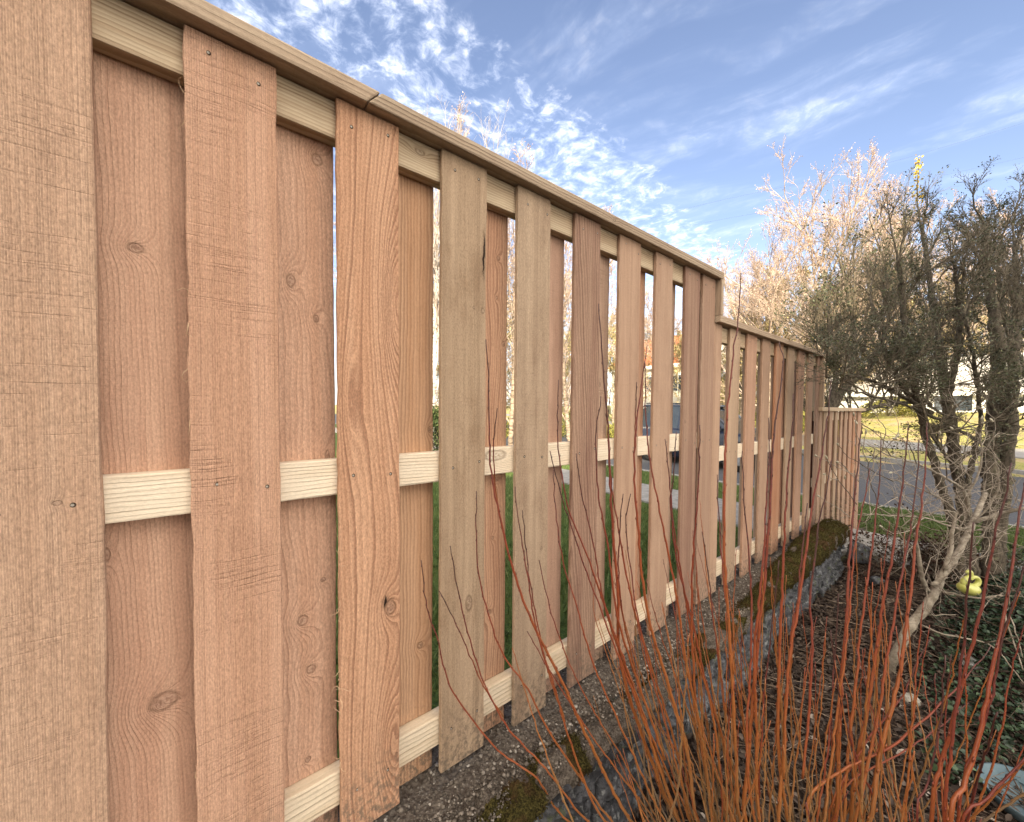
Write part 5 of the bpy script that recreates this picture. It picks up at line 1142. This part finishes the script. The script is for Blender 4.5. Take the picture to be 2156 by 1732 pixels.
bare_tree('bare_tree', 1385, 26, 600, .8, 105, 'bare tree seen through the fence gaps beside the red roofed house', SM, (6, 7, 6, 5), G1, .06, rt=.12, twig=.014)
bare_tree('birch_tree', 905, 12.5, 300, .26, 106, 'tall slim pale birch whose bare top shows above the cap rail near its joint', (M_BIRCH, M_BIRCH, M_SBUD), (8, 6, 5, 4), None, 0, rt=.13, twig=.005, low=.3, upp=.10)
bare_tree('birch_tree', 1010, 15.5, 360, .26, 107, 'slim pale birch just right of the taller one, only its tip above the cap rail', (M_BIRCH, M_BIRCH, M_SBUD), (8, 6, 5, 4), None, 0, rt=.12, twig=.006, low=.3, upp=.10)
bare_tree('bare_tree', 1075, 15, 395, .9, 111, 'slender bare tree seen only through the two gaps beside the split board', SM, (8, 7, 6, 5), G1, .05, rt=.10, twig=.009)
bare_tree('bare_tree', 1200, 17, 455, .9, 112, 'bare tree seen through the gaps on both sides of the dark reddish board', SM, (8, 7, 6, 5), G1, .05, rt=.10, twig=.010)
bare_tree('bare_tree', 940, 14, 330, .8, 113, 'bare tree showing as thin twigs in the narrow gap left of the split board', SM, (8, 7, 6, 5), G1, .05, rt=.10, twig=.009)
thick = [(870, 24, 640), (985, 26, 660), (1100, 27, 600), (1190, 30, 680), (1290, 31, 665), (1480, 25, 690), (1560, 22, 640), (1640, 21, 590), (1730, 23, 620), (1830, 25, 580), (1950, 24, 600), (2080, 26, 620)]
where = ['leftmost, seen through the narrow gap beside the split board', 'seen through the third fence gap', 'tall one, seen through the middle fence gaps', 'behind the dark reddish board', 'left of the red roofed house',
         'right of the red roofed house', 'just under the fence step', 'rising above the middle section', 'over the far end of the middle section', 'behind the left part of the evergreen', 'behind the evergreen trunks', 'rightmost, behind the leafy evergreen']
for k, (x, d, ty) in enumerate(thick):
    bare_tree('thicket', x, d, ty, 1.15, 200+k, 'tawny sunlit thicket, '+where[k], GM, (8, 8, 7, 5), G2, .10, 1, rt=.10, twig=.015, low=.03, cat='shrub')
# low clipped hedge clumps on the lit bank
M_HEDGE = attr_mat('hedge_leaf', [(0, (.06, .07, .02)), (.5, (.20, .19, .05)), (1, (.42, .38, .11))], .7)
def clump(x, y, d, rx, rz, n, seed, label, mat=None, size=.09):
    c = at_depth(x, y, d); c[2] = float(zg(c[0], c[1])); g = np.random.default_rng(seed)
    e = empty('bush', tuple(c), label, 'bush', 'low bushes on the bank across the road')
    P = unit(g.normal(0, 1, (n, 3)))*g.uniform(.55, 1, (n, 1))**.5*np.array([rx, rx, rz]); P[:, 2] = np.abs(P[:, 2]); P *= (1+.25*pnoise(P[:, 0], P[:, 1]+P[:, 2], 2, seed))[:, None]
    V, Fc = leaves_mesh(c+P, size, 1, 0, .6, seed); mesh_obj('foliage', V, Fc, mat or M_HEDGE, e, attr={'tone': np.repeat(np.clip(g.normal(.5, .25, n), 0, 1), 4)})
    st_ = np.repeat(c[None], 24, 0); res = grow(st_, g.normal(0, .6, (24, 3))+np.array([0, 0, 1]), np.full(24, rz*.9), np.full(24, .02), [dict(S=4, jit=.15, up=.02)], seed)
    V, Fc = segs_mesh(*res[0][:4], sides=4); mesh_obj('stems', V, Fc, M_DARKTW, e)
for k, (x, d, rx, rz, lb) in enumerate([(1000, 21, 2.2, 1.5, 'round sunlit bush seen through the fence gap left of the widest slit'), (1215, 22, 1.6, 1.3, 'olive bush seen between the dark reddish board and the next'),
    (1330, 20, 1.4, 1.1, 'low sunlit bush just left of the parked car'), (1640, 19, 1.5, 1.2, 'tawny bush behind the bonnet of the parked car'), (1870, 20, 1.3, .9, 'small bush on the lit slope, left of the evergreen trunks'), (2000, 22, 1.6, 1.0, 'bush on the lit slope between the evergreen trunks')]):
    clump(x, 880, d, rx, rz, 5200, 300+k, lb)
M_DKH = attr_mat('dark_hedge_leaf', [(0, (.012, .022, .010)), (.6, (.04, .06, .02)), (1, (.09, .11, .04))], .6)
clump(918, 900, 7.6, .55, 1.15, 9000, 310, 'dark green upright bush on the lawn, seen through the gap beside the split board', M_DKH, .05)

# ------------------------------------------------------------------ houses across the road
M_REDR = simple('red_roof', (.34, .10, .045), (.50, .17, .075), 3, .85, .05, 8, stretch=(1, 1, 5)); M_CREAM = simple('cream_wall', (.66, .62, .53), (.74, .70, .62), 2, .8)
M_TANW = simple('tan_wall', (.40, .30, .20), (.48, .37, .26), 2, .85); M_LROOF = simple('light_roof', (.42, .40, .37), (.52, .50, .46), 6, .9)
gable('house', 33, 42, 15.6, 25.0, -.6, 4.2, 7.4, M_CREAM, M_REDR, 'cream house with a red orange roof seen through the upper fence gaps', wins=[('-x', 17+2.6*i, 18.3+2.6*i, 1.6, 3.0) for i in range(3)], fascia=True)
gable('house', 32, 41, 7.3, 14.2, -.6, 2.7, 4.4, M_TANW, M_LROOF, 'low tan house with a pale roof edge, seen through the gaps below the fence step', wins=[('-x', 8.4+2.6*i, 9.7+2.6*i, .8, 2.0) for i in range(2)], fascia=True)
gable('house', 30, 38, -1.5, 6.3, -.7, 1.25, 3.0, M_WHITE, M_LROOF, 'white low building just above the cap of the shortest fence section', wins=[('-x', .5, 1.8, .0, .9)], fascia=True)

# ------------------------------------------------------------------ parked cars
M_NAVY = simple('car_paint', (.010, .014, .028), (.013, .018, .034), 5, .18, spec=.8); M_CGLASS = simple('car_glass', (.015, .02, .026), (.02, .027, .034), 3, .05, spec=.9)
M_TYRE = simple('tyre', (.012, .012, .012), (.02, .02, .02), 20, .8); M_RIM = simple('rim', (.30, .30, .31), (.4, .4, .41), 20, .35, metal=.8)
M_LAMP = simple('headlight', (.6, .62, .64), (.7, .72, .74), 30, .1, spec=.8); M_TEAL = simple('teal_paint', (.03, .20, .25), (.035, .23, .28), 5, .2, spec=.7); M_CHR = simple('chrome_trim', (.5, .5, .5), (.6, .6, .6), 9, .2, metal=1.0)
M_REDL = simple('tail_lamp', (.35, .01, .01), (.42, .015, .012), 9, .2)
def car(cx, cy, z0, paint, label):
    """car pointing towards -Y; cy = middle"""
    r = empty('parked_car', (cx, cy, z0), label, 'car', 'cars parked on the street'); L = 4.25; hw = .90; y0 = cy-L/2; y1 = cy+L/2
    # body lofted from cross-sections along the length: (fraction, sill z, shoulder z, half width)
    st_ = [(0, .42, .60, .74), (.02, .26, .76, .82), (.08, .22, .88, .88), (.22, .22, .98, hw), (.27, .22, 1.02, hw), (.5, .22, 1.04, hw), (.75, .22, 1.06, hw), (.93, .24, 1.06, .88), (.985, .30, 1.02, .84), (1, .45, .95, .80)]
    V = []; Fc = []
    for fr, sz, hz, w in st_:
        y = y0+L*fr; pr = [(-w*.93, sz), (-w, sz+.14), (-w*1.0, (sz+hz)/2), (-w*.97, hz-.06), (-w*.88, hz), (w*.88, hz), (w*.97, hz-.06), (w, (sz+hz)/2), (w, sz+.14), (w*.93, sz)]
        V += [(cx+a, y, z0+c_) for a, c_ in pr]
    m = 10; k = len(st_)
    for i in range(k-1):
        for j in range(m): a = i*m+j; c_ = i*m+(j+1) % m; Fc.append((a, c_, c_+m, a+m))
    Fc.append(tuple(range(m))[::-1]); Fc.append(tuple((k-1)*m+j for j in range(m)))
    body = mesh_obj('body', V, Fc, paint, r)
    # cabin: glass volume plus roof and pillars
    gs = [(.24, 1.00, .02, .80), (.40, 1.00, .60, .80), (.46, 1.02, .68, .80), (.85, 1.04, .68, .80), (.93, 1.04, .55, .78), (.99, 1.03, .02, .76)]
    V = []; Fc = []
    for fr, bz, h, w in gs:
        y = y0+L*fr; ins = .17*h/.68; V += [(cx-w, y, z0+bz), (cx-w+ins, y, z0+bz+h-.03), (cx+w-ins, y, z0+bz+h-.03), (cx+w, y, z0+bz)]
    for i in range(len(gs)-1):
        for j in range(4): a = i*4+j; c_ = i*4+(j+1) % 4; Fc.append((a, c_, c_+4, a+4))
    Fc += [(3, 2, 1, 0), tuple(len(V)-4+j for j in range(4))]
    mesh_obj('window', V, Fc, M_CGLASS, r, smooth=False)
    b = Buf(); b.box((cx-.63, y0+L*.43, z0+1.66), (cx+.63, y0+L*.90, z0+1.735), 0, .03); b.make('roof', paint, r)
    b = Buf()
    for s in (-1, 1):
        for (f0, za, f1, zb) in ((.25, 1.02, .43, 1.69), (.60, 1.03, .60, 1.69), (.80, 1.03, .79, 1.69), (.985, 1.03, .90, 1.69)):
            xa, xb = cx+s*.805, cx+s*.64; w = .035
            b.tube([(xa, y0+L*f0, z0+za), (xb, y0+L*f1, z0+zb)], w, 6)
        b.tube([(cx+s*.60, y0+L*.45, z0+1.77), (cx+s*.60, y0+L*.88, z0+1.77)], .016, 6, 0)
    b.make('pillars', paint, r)
    b = Buf(); b.box((cx-.80, y0-.03, z0+.28), (cx+.80, y0+.10, z0+.46), 0, .03); b.make('bumper', M_TYRE, r); b = Buf(); b.box((cx-.45, y0-.01, z0+.52), (cx+.45, y0+.05, z0+.68), 0, .02); b.make('grille', M_TYRE, r)
    for s in (-1, 1):
        b = Buf(); b.blob((cx+s*.64, y0+.09, z0+.68), (.14, .10, .065), 12, 8); b.make('headlight', M_LAMP, r, smooth=True)
        b = Buf(); b.box((cx+s*.70-.09, y1-.06, z0+.72), (cx+s*.70+.09, y1+.015, z0+.98), 0, .015); b.make('tail_light', M_REDL, r)
        b = Buf(); b.box((cx+s*.98-.10, y0+L*.31, z0+1.03), (cx+s*.98+.08, y0+L*.345, z0+1.17), 0, .02); b.make('mirror', paint, r)
        for f in (.20, .80):
            wy = y0+L*f; e_ = Buf(); n = 24; prof = [(.20, .11), (.30, .12), (.335, .09), (.345, 0), (.335, -.09), (.30, -.12), (.20, -.11)]
            VV = [(cx+s*.80+d_, wy+rr_*math.cos(2*math.pi*j/n), z0+.345+rr_*math.sin(2*math.pi*j/n)) for rr_, d_ in prof for j in range(n)]
            e_.add(VV, [(i*n+j, i*n+(j+1) % n, (i+1)*n+(j+1) % n, (i+1)*n+j) for i in range(len(prof)-1) for j in range(n)]+[tuple(range(n))[::-1], tuple((len(prof)-1)*n+j for j in range(n))])
            wh = e_.make('wheel', M_TYRE, r, smooth=True); e_ = Buf(); e_.tube([(cx+s*.90, wy, z0+.345), (cx+s*.928, wy, z0+.345)], [.20, .17], 20); e_.make('rim', M_RIM, wh)
            # wheel arch
            e_ = Buf(); e_.tube([(cx+s*.893, wy+.40*math.cos(a_), z0+.36+.40*math.sin(a_)) for a_ in np.linspace(0, math.pi, 13)], .03, 6); e_.make('wheel_arch', M_TYRE, body)
    return r
car(11.4, 5.2, -1.622, M_NAVY, 'dark navy car on the street, seen through the gaps of the tall section')
car(14.9, -4.3, -1.622, M_TEAL, 'teal car on the street, barely showing at the right edge between the trunks')

# ------------------------------------------------------------------ overhead wires
M_WIRE = simple('wire', (.03, .03, .03), (.05, .05, .05), 5, .7)
for k, (pl, lb) in enumerate([([(1150, 520), (1344, 468), (1485, 430), (1796, 362), (1995, 308), (2300, 215)], 'upper thin overhead wire crossing the sky above the fence step'), ([(1180, 545), (1410, 486), (1480, 470), (1800, 410), (2300, 300)], 'lower thin overhead wire crossing the sky above the fence step')]):
    b = Buf(); b.tube(smooth_poly(np.array([at_depth(x, y, 34) for x, y in pl]), 40), .0045, 5); tag(b.make('overhead_wire', M_WIRE, loc=at_depth(1796, 380, 34)), lb, 'wire', 'overhead wires')
